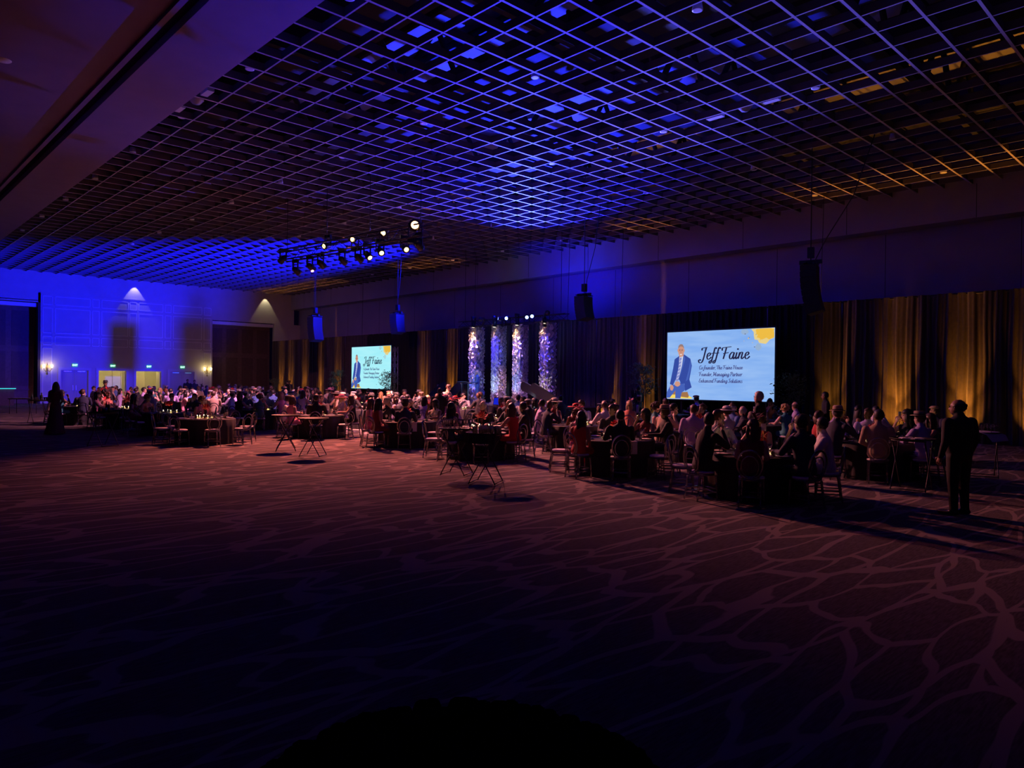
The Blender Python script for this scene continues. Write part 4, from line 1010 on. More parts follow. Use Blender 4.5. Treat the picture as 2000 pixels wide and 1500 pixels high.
def standing(male, hyaw, arms, gown=False, lean=0.0, hpitch=0.0, belly=0.0):
    h = Human(); k = (1.0 + belly * 2.2) if male else 0.86; L = lean
    h.rings([((0, 0, .84), .15, .12), ((0, 0, .95), .172, .13 + belly * .5), ((0, L * .3 + belly * .4, 1.08), .155 * k + belly * .4, .112 * k + belly * .7), ((0, L * .6 + belly * .2, 1.22), .168 * k + belly * .2, .12 * k + belly * .35), ((0, L, 1.36), .186 * k, .122 * k),
             ((0, L, 1.44), .172 * k, .105 * k), ((0, L, 1.50), .105 * k, .078 * k), ((0, L, 1.525), .06 * k, .06 * k)], TOP)
    if not male:
        for sx in (-1, 1): h.ell((sx * .07, L * .8 + .085, 1.32), (.06, .055, .06), TOP)
    if gown:
        h.rings([((0, 0, .98), .165, .13), ((0, 0, .7), .20, .17), ((0, -.02, .35), .25, .24), ((0, -.04, .02), .31, .33)], TOP)
    for sx in (-1, 1):
        if not gown:
            h.limb([(sx * .09, 0, .90), (sx * .10, .01, .50)], [.098, .072], BOT); h.limb([(sx * .10, .01, .50), (sx * .105, -.01, .09)], [.068, .052], BOT)
            h.limb([(sx * .11, -.04, .05), (sx * .125, .17, .037)], [.045, .036], SHO)
        S = Vector((sx * .195 * k, L, 1.43))
        if arms == 'side': E = Vector((sx * .25 * k, L - .02, 1.15)); Wr = Vector((sx * .24 * k, L + .06, .90)); up = Vector((sx, 0, 0))
        elif arms == 'front': E = Vector((sx * .25 * k, L + .02, 1.14)); Wr = Vector((sx * .08, L + .24, 1.05)); up = Vector((0, .3, 1))
        elif arms == 'lectern': E = Vector((sx * .27 * k, L + .05, 1.16)); Wr = Vector((sx * .20, L + .33, 1.15)); up = Vector((0, 0, 1))
        else: E = Vector((sx * .24 * k, L + .14, 1.18)); Wr = Vector((sx * .14, L + .40, 1.18)); up = Vector((0, 0, 1))
        h.limb([S, E], [.068 * k, .052 * k], TOP if male else SK); h.limb([E, Wr], [.048 * k, .033 * k], TOP if male else SK)
        if not male: h.ell(tuple(S), (.06, .055, .05), TOP)
        h.hand(Wr, Wr - E, up, -sx, 0.35)
    h.limb([(0, L, 1.49), (0, L + .005, 1.535)], [.064 * k, .059 * k], SHI if male else SK)
    h.head((0, L + .035, 1.65), hyaw, hpitch, (0, L, 1.51), male, 1.0 if male else .95)
    return h
d2 = math.radians
SEAT_M = [seated(True, d2(a), ar, le).build('person') for a, ar, le in ((0, 'table', .07), (45, 'lap', .0), (-45, 'table', .05), (70, 'chin', .08))]
SEAT_F = [seated(False, d2(a), ar, le).build('person') for a, ar, le in ((0, 'table', .07), (40, 'lap', .02), (-50, 'chin', .06))]
STAND = {k: v.build('person') for k, v in dict(side=standing(True, d2(12), 'side', belly=.05), front=standing(True, d2(-20), 'front'), lectern=standing(True, d2(25), 'lectern'), reach=standing(True, 0, 'reach', lean=.16, hpitch=d2(-18)),
        gown=standing(False, d2(10), 'front', True), woman=standing(False, d2(-15), 'side')).items()}

# hair and hats in head space (centre of the head at the origin, facing +Y)
def hair_shell(fringe, back, vol, seed, n=20, m=14):
    r = random.Random(seed); mb = MB(); mb.ell((0, -.012, .03), (.083 * vol, .103 * vol, .106 * vol), n, m)
    out = []
    for x, y, z in mb.v:
        cover = True
        if y > .045 and z < fringe: cover = False
        elif z < (-.02 if y > -.01 else back): cover = False
        nz = noise.noise(Vector((x * 30 + seed, y * 30, z * 30))) * .007
        if cover: k = 1 + nz / .09; out.append((x * k, (y + .012) * k - .012, (z - .03) * k + .03))
        else: out.append((x * .74, y * .70 - .004, z * .80))
    mb.v = out; return mb
def long_hair(length, seed, vol=1.08):
    mb = hair_shell(.055, -.07, vol, seed)
    rr = []
    for k in range(7):
        t = k / 6; z = .02 - t * length; rr.append(((0.012 * math.sin(t * 5 + seed), -.055 - .03 * math.sin(t * 2.2), z), (.098 * (1 - .35 * t * t), 0, 0), (0, .052 * (1 - .35 * t), 0)))
    mb.loft(rr, 14)
    for sx in (-1, 1): mb.tube([(sx * .076, .005, .04), (sx * .090, .0, -.06), (sx * .088, -.01, -.14), (sx * .075, -.02, -.14 - length * .35)], [.022, .028, .026, .010], 8)
    return mb
def curly(seed, rad=(.10, .115, .105), cnt=46, size=.032, zmin=-.06):
    r = random.Random(seed); mb = hair_shell(.06, -.06, 1.12, seed)
    for k in range(cnt):
        a, b = r.uniform(0, 6.28), math.asin(r.uniform(-.5, 1)); p = Vector((rad[0] * math.cos(b) * math.cos(a), rad[1] * math.cos(b) * math.sin(a) - .015, rad[2] * math.sin(b) + .03))
        if p.y > .05 and p.z < .06 or p.z < zmin: continue
        mb.ell(p, (size * r.uniform(.7, 1.2),) * 3, 7, 5)
    return mb
def bun(seed):
    mb = hair_shell(.06, -.05, 1.05, seed); mb.ell((0, -.115, .05), (.048, .042, .045), 10, 8); return mb
HAIR = {'short': hair_shell(.062, -.06, 1.04, 3), 'short_full': hair_shell(.055, -.07, 1.10, 5), 'fringe_bald': hair_shell(.30, -.06, 1.03, 7), 'long': long_hair(.34, 1), 'long_dark': long_hair(.42, 2, 1.1), 'bob': long_hair(.17, 4, 1.12), 'curly': curly(6), 'bun': bun(8)}
# receding ring: drop the crown
fb = HAIR['fringe_bald']; fb.v = [((x, y, z) if z < .055 and y < .04 else (x * .82, y * .82, min(z, .1) * .82)) for x, y, z in hair_shell(.062, -.06, 1.04, 7).v]
HAIR = {k: v.mesh('hair') for k, v in HAIR.items()}
for m_ in HAIR.values(): m_.materials.append(mat('hair_dark', (0.018, 0.013, 0.011), 0.55))
def hat_mesh(kind):
    mb = MB()
    if kind == 'fedora': mb.lathe([(.150, .066), (.155, .07), (.145, .076), (.098, .072), (.097, .10), (.092, .15), (.07, .172), (.03, .162), (0, .158)], n=20); mb.lathe([(.100, .074), (.1005, .10), (.098, .10)], n=20, mi=1)
    elif kind == 'sunhat': mb.lathe([(.225, .052), (.228, .058), (.20, .072), (.105, .070), (.10, .11), (.085, .145), (.04, .160), (0, .162)], n=22); mb.lathe([(.106, .073), (.104, .10), (.10, .10)], n=22, mi=1)
    elif kind == 'straw': mb.lathe([(.165, .068), (.168, .074), (.10, .078), (.098, .148), (.092, .155), (0, .155)], n=20); mb.lathe([(.102, .079), (.101, .112), (.098, .112)], n=20, mi=1)
    elif kind == 'cap': mb.lathe([(.09, .06), (.112, .085), (.105, .115), (.06, .135), (0, .138)], n=18); mb.loft([((0, .085, .075), (.075, 0, 0), (0, .03, .0)), ((0, .095, .083), (.075, 0, 0), (0, .04, .0))], 12)
    elif kind == 'pillbox': mb.lathe([(.075, .10), (.08, .105), (.078, .15), (.07, .155), (0, .155)], n=18)
    else:   # feather spray fascinator
        r = random.Random(5 if kind == 'plume' else 8); mb.lathe([(.05, .105), (.055, .118), (.03, .13), (0, .132)], (.045, -.01, 0), 12)
        for k in range(17):
            a = r.uniform(0, 6.28); el = r.uniform(.1, 1.25); L = r.uniform(.12, .24); d = Vector((math.cos(a) * math.cos(el), math.sin(a) * math.cos(el), math.sin(el))); s = d.cross(Vector((0, 0, 1))).normalized() if abs(d.z) < .98 else Vector((1, 0, 0))
            p = Vector((.045, -.01, .12)); drop = Vector((0, 0, -.06)); vs = []
            for j, wf in enumerate((.25, 1, .85, .12)): t = j / 3; c_ = p + d * L * t + drop * t * t; vs += [c_ - s * .018 * wf, c_ + d * .002, c_ + s * .018 * wf]
            mb.add(vs, [(3 * i + q, 3 * i + q + 1, 3 * i + q + 4, 3 * i + q + 3) for i in range(3) for q in range(2)], 0, True)
    return mb.mesh('hat')
HATS = {k: hat_mesh(k) for k in ('fedora', 'sunhat', 'straw', 'cap', 'pillbox', 'plume', 'spray')}
M_band = mat('hat_band', (0.03, 0.03, 0.035), 0.7)
for m_ in HATS.values(): m_.materials.append(mat('hat_default', (0.6, 0.55, 0.48), 0.8)); m_.materials.append(M_band)

CLOTH = {'black': (.012, .012, .014), 'navy': (.016, .020, .055), 'charcoal': (.045, .045, .05), 'grey': (.22, .22, .24), 'white': (.70, .68, .66), 'cream': (.62, .54, .42), 'tan': (.40, .29, .19), 'pink': (.70, .26, .34), 'red': (.45, .02, .02),
         'lavender': (.45, .36, .62), 'blue': (.08, .16, .45), 'green': (.06, .18, .09), 'burgundy': (.16, .015, .025), 'coral': (.66, .24, .14), 'teal': (.04, .22, .24)}
SKINS = [(.55, .35, .26), (.45, .27, .19), (.30, .17, .11), (.14, .075, .045), (.60, .40, .31)]
HAIRC = {'black': (.012, .010, .010), 'brown': (.06, .032, .018), 'blonde': (.42, .28, .12), 'grey': (.38, .37, .37), 'auburn': (.14, .045, .02), 'white': (.65, .63, .60)}
for k, v in CLOTH.items(): mat('cloth_' + k if k != 'black' else 'cloth_black2', v, 0.8, bump=0.06, vscale=45, var=0.06)
for k, v in enumerate(SKINS): mat('skin_%d' % k, v, 0.5, var=0.04, vscale=20)
for k, v in HAIRC.items(): mat('haircolor_' + k, v, 0.5, var=0.2, vscale=40)
def setmat(o, i, m):
    o.material_slots[i].link = 'OBJECT'; o.material_slots[i].material = m
def cl(c): return MATS['cloth_' + c if c != 'black' else 'cloth_black2']
def person(var, loc, rz, top, label, hair=None, hairc='brown', hat=None, hatc='cream', bottom=None, skin=0, group=None, sc=1.0):
    me, hc, hy, hp = var
    o = obj('person', me, None, None, loc, rz); tag(o, label, 'person', group); o.scale = (sc,) * 3
    setmat(o, SK, MATS['skin_%d' % skin]); setmat(o, TOP, cl(top))
    if bottom: setmat(o, BOT, cl(bottom))
    if top in ('white', 'cream', 'pink', 'tan') : setmat(o, SHI, cl(top))
    if hair:
        h = obj('hair', HAIR[hair], None, o, hc); h.rotation_euler = (hp, 0, hy); setmat(h, 0, MATS['haircolor_' + hairc])
    if hat:
        h = obj('hat', HATS[hat], None, o, hc); h.rotation_euler = (hp, 0, hy); setmat(h, 0, cl(hatc))
    return o
# ---------------------------------------------------------------- chairs, tables, table settings
M_cush = mat('seat_cushion', (0.62, 0.58, 0.60), 0.8)
M_clearch = clear_mat('clear_resin', (0.80, 0.80, 0.84), 0.045, 0.66)
def chair_parts():
    P = {}
    a = MB(); a.loft([((0, 0, .425), (.20, 0, 0), (0, .20, 0)), ((0, 0, .43), (.215, 0, 0), (0, .215, 0)), ((0, 0, .452), (.215, 0, 0), (0, .215, 0)), ((0, 0, .456), (.205, 0, 0), (0, .205, 0))], 20); P['seat'] = (a, M_clearch)
    a = MB(); a.loft([((0, .01, .456), (.19, 0, 0), (0, .19, 0)), ((0, .01, .462), (.205, 0, 0), (0, .205, 0)), ((0, .01, .485), (.203, 0, 0), (0, .203, 0)), ((0, .01, .497), (.17, 0, 0), (0, .17, 0))], 20); P['cushion'] = (a, M_cush)
    def leg(x, y, dx, dy):
        m = MB(); zs = [(.0, .013), (.05, .016), (.09, .021), (.10, .014), (.22, .018), (.235, .024), (.25, .018), (.38, .019), (.40, .025), (.43, .020)]
        m.tube([(x + dx * (1 - z / .43), y + dy * (1 - z / .43), z) for z, r in zs], [r for z, r in zs], 8); return m
    P['leg0'] = (leg(-.165, .165, -.015, .02), M_clearch); P['leg1'] = (leg(.165, .165, .015, .02), M_clearch)
    P['leg2'] = (leg(-.16, -.17, -.01, -.06), M_clearch); P['leg3'] = (leg(.16, -.17, .01, -.06), M_clearch)
    for k, (p, q) in enumerate((((-.17, .175), (.17, .175)), ((-.17, -.20), (.17, -.20)), ((-.172, .175), (-.168, -.20)), ((.172, .175), (.168, -.20)))):
        m = MB()
        for z in (.14, .20) if k != 1 else (.17,): m.tube([(*p, z), ((p[0] + q[0]) / 2, (p[1] + q[1]) / 2, z), (*q, z)], [.009, .013, .009], 6)
        P['stretcher%d' % k] = (m, M_clearch)
    tl = Vector((0, -.16, 1)).normalized(); c_ = Vector((0, -.20, .465)) + tl * .235
    m = MB(); m.ring(c_, Vector((.195, 0, 0)), tl * .232, .017, 32, 7); m.tube([(-.13, -.185, .45), (-.14, -.20, .53)], .016, 6); m.tube([(.13, -.185, .45), (.14, -.20, .53)], .016, 6); P['back_ring'] = (m, M_clearch)
    m = MB(); m.ring(c_ - tl * .035, Vector((.135, 0, 0)), tl * .17, .011, 28, 6); P['inner_ring'] = (m, M_clearch)
    return P
CP = chair_parts(); CME = {}
for k, (m, mt) in CP.items(): me = m.mesh(k.rstrip('0123456789')); me.materials.append(mt); CME[k] = me
allc = MB()
for k, (m, mt) in CP.items():
    o_ = len(allc.v); allc.v += m.v; allc.f += [tuple(i + o_ for i in f_) for f_ in m.f]; allc.m += [1 if k == 'cushion' else 0] * len(m.f); allc.smooth += m.smooth
CHAIR1 = allc.mesh('banquet_chair'); CHAIR1.materials.append(M_clearch); CHAIR1.materials.append(M_cush)
def chair(x, y, rz, label, group, parts=True):
    if not parts:
        return tag(obj('banquet_chair', CHAIR1, None, None, (x, y, 0), rz), label, 'chair', group)
    t = thing('banquet_chair', label, 'chair', (x, y, 0), rz, group)
    for k, me in CME.items(): obj(k.rstrip('0123456789'), me, None, t)
    return t

M_cloth = mat('tablecloth_black', (0.016, 0.015, 0.018), 0.75, var=0.1, vscale=8)
M_ctop = mat('tabletop_cloth', (0.05, 0.045, 0.05), 0.7)
RT = 0.84
def cloth_mesh(seed):
    r = random.Random(seed); n = 96; mb = MB(); ph = r.uniform(0, 6)
    prof = [(.0, .752, 0), (RT * .9, .752, 0), (RT, .748, 0), (RT + .012, .73, .1), (RT + .012, .5, .6), (RT + .018, .2, .9), (RT + .025, .008, 1)]
    vs = [(0, 0, .752)]; fs = []
    for (rr, z, wv) in prof[1:]:
        for k in range(n):
            a = 2 * math.pi * k / n; q = rr + wv * .022 * (math.sin(a * 19 + ph) + .6 * math.sin(a * 11 + 2 * ph)); vs.append((q * math.cos(a), q * math.sin(a), z))
    for k in range(n): fs.append((0, 1 + k, 1 + (k + 1) % n))
    for i in range(len(prof) - 2):
        for k in range(n): fs.append((1 + i * n + k, 1 + (i + 1) * n + k, 1 + (i + 1) * n + (k + 1) % n, 1 + i * n + (k + 1) % n))
    mb.add(vs, fs, 0, True); me = mb.mesh('tablecloth'); me.materials.append(M_cloth); return me
CLM = [cloth_mesh(s) for s in (1, 2, 3)]
tb = MB(); tb.lathe([(RT - .02, .715), (RT - .012, .725), (RT - .012, .74), (RT - .02, .745)], n=40); tb.lathe([(.3, 0), (.3, .03), (.04, .06), (.04, .715)], n=16); TBM = tb.mesh('table_frame'); TBM.materials.append(M_black)
# glassware
wg = MB(); wg.lathe([(.034, 0), (.034, .003), (.006, .008), (.0045, .085), (.018, .10), (.036, .13), (.038, .16), (.031, .20), (.029, .20), (.034, .16), (.03, .125), (.004, .104)], n=12); WG = wg.mesh('wine_glass'); WG.materials.append(M_glass)
tg_ = MB(); tg_.lathe([(.028, 0), (.031, .002), (.037, .13), (.035, .13), (.029, .01), (.0, .01)], n=12); TG = tg_.mesh('water_glass'); TG.materials.append(M_glass)
pl = MB(); pl.lathe([(.07, 0), (.085, .003), (.13, .018), (.133, .020), (.088, .009), (0, .008)], n=20); PLM = pl.mesh('plate'); PLM.materials.append(mat('china_white', (.72, .70, .68), .25))
nk = MB(); nk.bx(-.075, .075, -.05, .05, 0, .012); nk.bx(-.06, .06, -.035, .035, .012, .022); NKM = nk.mesh('napkin'); NKM.materials.append(mat('napkin_linen', (.60, .55, .56), .9))
nh = MB(); nh.bx(-.07, .07, -.008, .012, -.26, 0.0); nh.bx(-.07, .07, -.008, .12, 0.0, .01); NHM = nh.mesh('napkin'); NHM.materials.append(MATS['napkin_linen'])
vc = MB(); vc.lathe([(.03, 0), (.036, .004), (.038, .065), (.035, .065), (.032, .008), (0, .008)], n=12); VCM = vc.mesh('holder'); VCM.materials.append(M_glass)
vw = MB(); vw.lathe([(.0, .009), (.030, .009), (.030, .036), (.012, .034), (0, .034)], n=10); VWM = vw.mesh('wax'); VWM.materials.append(mat('candle_wax', (.85, .75, .5), .5, emit=(1.0, .62, .22), es=22))
vf = MB(); vf.lathe([(0, .034), (.009, .044), (.007, .058), (0, .078)], n=8); VFM = vf.mesh('flame'); VFM.materials.append(mat('candle_flame', (1, .8, .4), .5, emit=(1.0, .72, .28), es=60))
def votive(x, y, z, label, group):
    t = thing('votive_candle', label, 'candle', (x, y, z), 0, group); t.scale = (1.3, 1.3, 1.3); obj('holder', VCM, None, t); obj('wax', VWM, None, t); obj('flame', VFM, None, t)
def flower_mesh(seed, kind):
    r = random.Random(seed); mb = MB(); n = 90
    for k in range(n):
        a, el = r.uniform(0, 6.28), r.uniform(-.1, 1.4); d = Vector((math.cos(a) * math.cos(el), math.sin(a) * math.cos(el), .8 * math.sin(el))); s = d.cross(Vector((0, 0, 1))); s = s.normalized() if s.length > .1 else Vector((1, 0, 0))
        R0 = r.uniform(.06, .13 if kind == 0 else .10); L = r.uniform(.04, .07) if kind == 0 else r.uniform(.09, .2); wd = .035 if kind == 0 else .014
        c0 = Vector((0, 0, .27)) + d * R0; u = d.cross(s)
        vs = []
        for j, wf in enumerate((.5, 1, .3)): q = c0 + d * L * (j / 2) + u * r.uniform(-.03, .03); vs += [q - s * wd * wf, q + s * wd * wf]
        mb.add(vs, [(0, 1, 3, 2), (2, 3, 5, 4)], 0, True)
    me = mb.mesh('blooms'); me.materials.append(mat('bloom_red', (.50, .015, .03), .7, var=.2, vscale=20) if kind == 0 else mat('plume_burgundy', (.28, .012, .03), .8)); return me
FLM = [flower_mesh(1, 0), flower_mesh(2, 1)]
vs_ = MB(); vs_.lathe([(.045, 0), (.05, .005), (.032, .12), (.05, .26), (.046, .26), (.0, .02)], n=14); VSM = vs_.mesh('vase'); VSM.materials.append(M_glass)
sm_ = MB()
for k in range(5): a = k * 1.26; sm_.tube([(0.01 * math.cos(a), .01 * math.sin(a), .02), (.03 * math.cos(a), .03 * math.sin(a), .28)], .004, 4)
SMM = sm_.mesh('stems'); SMM.materials.append(mat('stem_green', (.05, .10, .04), .7))
def centerpiece(x, y, k, rz, label, group):
    t = thing('centerpiece', label, 'flowers', (x, y, .753), rz, group); obj('vase', VSM, None, t); obj('stems', SMM, None, t); b = obj('blooms', FLM[k], None, t); b['kind'] = 'stuff'
    return t
ns = MB(); ns.lathe([(.05, 0), (.05, .008), (.006, .014), (.006, .40), (.012, .405)], n=10); NSM = ns.mesh('stand'); NSM.materials.append(mat('gold_metal', (.65, .42, .14), .3, .9))
nc = MB(); nc.bx(-.045, .045, -.003, .003, .40, .53); NCM = nc.mesh('card'); NCM.materials.append(mat('card_white', (.75, .73, .7), .7))
def number_stand(x, y, rz, label, group):
    t = thing('table_number_stand', label, 'table sign', (x, y, .753), rz, group); obj('stand', NSM, None, t); obj('card', NCM, None, t)

# rows of tables: (x, y, occupancy, chairs with full parts, settings level)
ROWS = [
 ('front left row', [(-34.1, 7.9, .75, 1, 1), (-30.5, 8.6, .55, 1, 1), (-26.4, 8.75, 'B', 1, 2), (-22.3, 8.45, 'A', 1, 2)]),
 ('second row', [(-44.5, 11.9, .92, 0, 0), (-40.2, 11.7, .92, 0, 0), (-36.0, 11.9, .92, 0, 1), (-31.7, 12.3, .92, 0, 1), (-27.2, 12.5, .9, 1, 1), (-22.4, 12.3, 'D', 1, 2), (-17.8, 12.7, 'C', 1, 2), (-14.0, 12.3, 'E', 1, 2), (-9.85, 12.55, 'F', 1, 2), (-6.25, 11.95, 'G', 1, 2)]),
 ('third row', [(-48.6, 16.0, .92, 0, 0), (-43.4, 16.1, .92, 0, 0), (-38.7, 16.0, .92, 0, 0), (-34.2, 16.2, .92, 0, 0), (-29.7, 16.3, .92, 0, 0), (-25.3, 16.2, .9, 0, 1), (-21.4, 16.1, .9, 0, 1), (-17.4, 16.2, .85, 0, 1), (-13.6, 15.6, .85, 0, 1), (-10.1, 16.3, .75, 1, 2), (-5.9, 16.5, .9, 1, 2)]),
 ('fourth row', [(-50.5, 20.0, .85, 0, 0), (-46.0, 20.0, .85, 0, 0), (-41.5, 19.6, .85, 0, 0), (-37.0, 20.0, .85, 0, 0), (-32.4, 20.0, .65, 0, 0), (-28.0, 19.8, .6, 0, 0), (-23.6, 19.6, .6, 0, 0), (-19.3, 19.8, .6, 0, 0), (-14.8, 19.8, .6, 0, 0), (-10.6, 20.3, .6, 0, 1), (-6.6, 20.6, .65, 0, 1)]),
 ('stage row', [(-53.0, 23.4, .5, 0, 0), (-48.0, 23.5, .5, 0, 0), (-43.0, 23.5, .5, 0, 0), (-38.0, 23.3, .5, 0, 0), (-16.0, 23.6, .45, 0, 0), (-11.2, 24.0, .4, 0, 0)]),
]
SEATN = ['near seat', 'near-right seat', 'right seat', 'far-right seat', 'far seat', 'far-left seat', 'left seat', 'near-left seat']
pr = random.Random(42)
STAGEPT = Vector((-29.0, 25.5, 0))
used_labels = set()
MEN_TOP = ['black', 'navy', 'charcoal', 'black', 'navy', 'grey', 'white', 'tan', 'blue', 'lavender']
WOM_TOP = ['pink', 'black', 'red', 'lavender', 'coral', 'burgundy', 'cream', 'black', 'teal', 'white', 'green', 'navy']
# explicit seats near the camera: seat name -> (sex, top, hair, hair colour, hat, hat colour, skin, bottom)
EXPL = {
 'F': {'near-left seat': ('f', 'red', 'long_dark', 'black', None, None, 2, None), 'near seat': ('m', 'black', 'short', 'black', None, None, 1, None), 'far seat': ('m', 'charcoal', 'short_full', 'brown', None, None, 0, None), 'far-left seat': ('f', 'pink', 'curly', 'auburn', 'spray', 'pink', 1, None),
       'right seat': ('m', 'black', 'short', 'brown', 'fedora', 'tan', 1, None), 'far-right seat': ('f', 'burgundy', 'bob', 'black', None, None, 2, None)},
 'G': {'near-left seat': ('m', 'black', 'short', 'black', None, None, 1, None), 'near seat': ('f', 'burgundy', 'long', 'brown', 'plume', 'burgundy', 1, None), 'near-right seat': ('m', 'navy', 'short_full', 'black', None, None, 1, None), 'right seat': ('m', 'white', 'short', 'black', None, None, 1, 'white'),
       'far seat': ('f', 'red', 'bun', 'brown', None, None, 1, None), 'far-right seat': ('f', 'black', 'bob', 'brown', None, None, 0, None), 'far-left seat': ('m', 'white', 'short', 'brown', None, None, 0, None)},
 'E': {'near-left seat': ('f', 'navy', 'long_dark', 'black', None, None, 1, None), 'right seat': ('m', 'black', 'short', 'black', None, None, 2, None), 'near-right seat': ('f', 'red', 'long', 'brown', None, None, 1, None), 'far seat': ('m', 'black', 'fringe_bald', 'grey', None, None, 0, None), 'far-left seat': ('f', 'black', 'bob', 'black', 'spray', 'pink', 0, None), 'far-right seat': ('m', 'charcoal', 'fringe_bald', 'black', None, None, 1, None)},
 'C': {'near-left seat': ('f', 'burgundy', 'long_dark', 'black', None, None, 1, None), 'near seat': ('m', 'navy', 'short', 'black', 'fedora', 'charcoal', 1, None), 'left seat': ('f', 'pink', 'long_dark', 'brown', None, None, 1, None), 'far seat': ('m', 'black', 'fringe_bald', 'grey', None, None, 0, None), 'far-right seat': ('f', 'cream', 'bob', 'black', None, None, 3, None), 'far-left seat': ('m', 'black', 'short', 'grey', 'cap', 'grey', 0, None)},
 'D': {'near-left seat': ('f', 'pink', 'bob', 'brown', None, None, 1, None), 'near seat': ('m', 'black', 'short', 'black', None, None, 2, None), 'right seat': ('f', 'black', 'long', 'brown', None, None, 1, None), 'far seat': ('m', 'grey', 'short', 'brown', None, None, 0, None), 'left seat': ('m', 'white', 'short', 'black', 'cap', 'charcoal', 1, None), 'far-right seat': ('f', 'lavender', 'bun', 'blonde', 'sunhat', 'pink', 0, None)},
 'B': {'left seat': ('f', 'burgundy', 'long_dark', 'black', None, None, 2, None), 'far-left seat': ('f', 'coral', 'curly', 'auburn', None, None, 1, None), 'far seat': ('m', 'charcoal', 'short', 'black', None, None, 3, None), 'far-right seat': ('m', 'navy', 'short', 'brown', None, None, 1, None)},
 'A': {'far seat': ('f', 'pink', 'curly', 'brown', None, None, 1, None)},
}
NSEAT = 8
npers = nchair = 0
tabno = 0
for rname, tabs in ROWS:
    for ti, (tx, ty, occ, parts, lvl) in enumerate(tabs):
        tph = '%s table from left, %s' % (ORD[ti], rname)
        t = thing('banquet_table', 'round table under black floor-length cloth, ' + tph, 'table', (tx, ty, 0), 0, 'round banquet tables')
        obj('tablecloth', CLM[tabno % 3], None, t); obj('table_frame', TBM, None, t)
        tocam = math.atan2(-ty, -tx)
        jit = pr.uniform(-.12, .12)
        for sidx in range(NSEAT):
            sn = SEATN[sidx]
            # seats run anticlockwise from the one nearest the camera
            th = tocam + sidx * 2 * math.pi / NSEAT + jit + pr.uniform(-.05, .05)
            cx, cy = math.cos(th), math.sin(th); face = th + math.pi / 2     # local +Y points to the table
            rad = 1.13
            if isinstance(occ, str): sit = EXPL[occ].get(sn)
            else: sit = True if pr.random() < occ else None
            hidden = (lvl == 0 and sidx in (3, 4, 5) and pr.random() < .35)
            if sit and not hidden:
                if sit is True:
                    sex = 'm' if pr.random() < .5 else 'f'
                    tops = MEN_TOP if sex == 'm' else WOM_TOP; top = pr.choice(tops)
                    hair = pr.choice(['short', 'short', 'short_full', 'fringe_bald', 'short']) if sex == 'm' else pr.choice(['long', 'long_dark', 'bob', 'curly', 'bun'])
                    hc_ = pr.choice(['black', 'brown', 'brown', 'black' if sex == 'm' else 'auburn', 'black', 'black', 'brown', 'grey' if sex == 'm' else 'blonde'])
                    hat = pr.choice(['fedora', 'straw', 'cap', 'fedora', 'cap']) if (sex == 'm' and pr.random() < .22) else (pr.choice(['sunhat', 'plume', 'spray', 'pillbox', 'sunhat']) if sex == 'f' and pr.random() < .5 else None)
                    hatc = pr.choice(['cream', 'tan', 'charcoal', 'grey', 'tan']) if sex == 'm' else pr.choice(['pink', 'cream', 'red', 'white', 'lavender', 'black'])
                    skn = pr.choice([0, 1, 1, 4, 2, 3, 0]); bot = top if top in ('white', 'tan', 'grey', 'blue') and pr.random() < .5 else None
                else: sex, top, hair, hc_, hat, hatc, skn, bot = sit
                # turn the head towards the stage: choose the variant that best matches
                want = math.atan2(STAGEPT.y - ty, STAGEPT.x - tx) - math.pi / 2 - face
                want = (want + math.pi) % (2 * math.pi) - math.pi
                pool = SEAT_M if sex == 'm' else SEAT_F
                opts = sorted(range(len(pool)), key=lambda q: abs(max(-1.2, min(1.2, want)) - pool[q][2]) + pr.uniform(0, .5))
                var = pool[opts[0]]
                hw = {'fringe_bald': 'balding', 'short': 'short', 'short_full': 'full', 'long': 'long', 'long_dark': 'very long', 'bob': 'bobbed', 'curly': 'curly', 'bun': 'pinned'}[hair]
                hd = ('%s %s' % (hatc, {'fedora': 'fedora', 'straw': 'boater', 'cap': 'flat cap', 'sunhat': 'sun hat', 'plume': 'plumed hat', 'spray': 'feather hat', 'pillbox': 'pillbox hat'}[hat])) if hat else '%s %s hair' % (hw, hc_)
                lb = 'guest in %s %s, %s, %s, %s' % (top, 'jacket' if sex == 'm' else 'dress', hd, sn, tph.replace(' from left', ''))
                base = lb; n_ = 2
                used_labels.add(lb)
                person(var, (tx + cx * (rad + .02), ty + cy * (rad + .02), 0.0), face + pr.uniform(-.15, .15), top, lb, hair, hc_, hat, hatc or 'cream', bot, skn, 'guests seated at the banquet tables', pr.uniform(1.02, 1.09))
                npers += 1
            if (sit and not hidden) or parts or pr.random() < .5:
                if nchair < 298:
                    full = parts == 1
                    off = 0.0 if sit else pr.uniform(.0, .12)
                    chair(tx + cx * (rad + .03 + off), ty + cy * (rad + .03 + off), face + pr.uniform(-.1, .1) * (1 if sit else 2.5), 'clear oval-backed chair with pale cushion, %s%s, %s' % ('occupied ' if sit and not hidden else 'empty ', sn, tph), 'clear banquet chairs', full)
                    nchair += 1
        # settings
        g = ' on the ' + tph
        nv = (3, 5, 6)[lvl]
        for k in range(nv):
            a = k * 2 * math.pi / nv + tabno; r_ = .22 + .05 * pr.random(); votive(tx + r_ * math.cos(a), ty + r_ * math.sin(a), .753, 'glass votive candle burning' + g, 'votives' + g)
        if lvl >= 1 or tabno % 2 == 0:
            centerpiece(tx + .02, ty - .02, tabno % 2, pr.uniform(0, 6), ('round red flower' if tabno % 2 == 0 else 'spiky burgundy plume') + ' centerpiece' + g, 'table centerpieces')
        if lvl >= 1:
            number_stand(tx + .12 * math.cos(tabno), ty + .12 * math.sin(tabno), YAW + .2, 'tall gold table number stand' + g, 'table number stands')
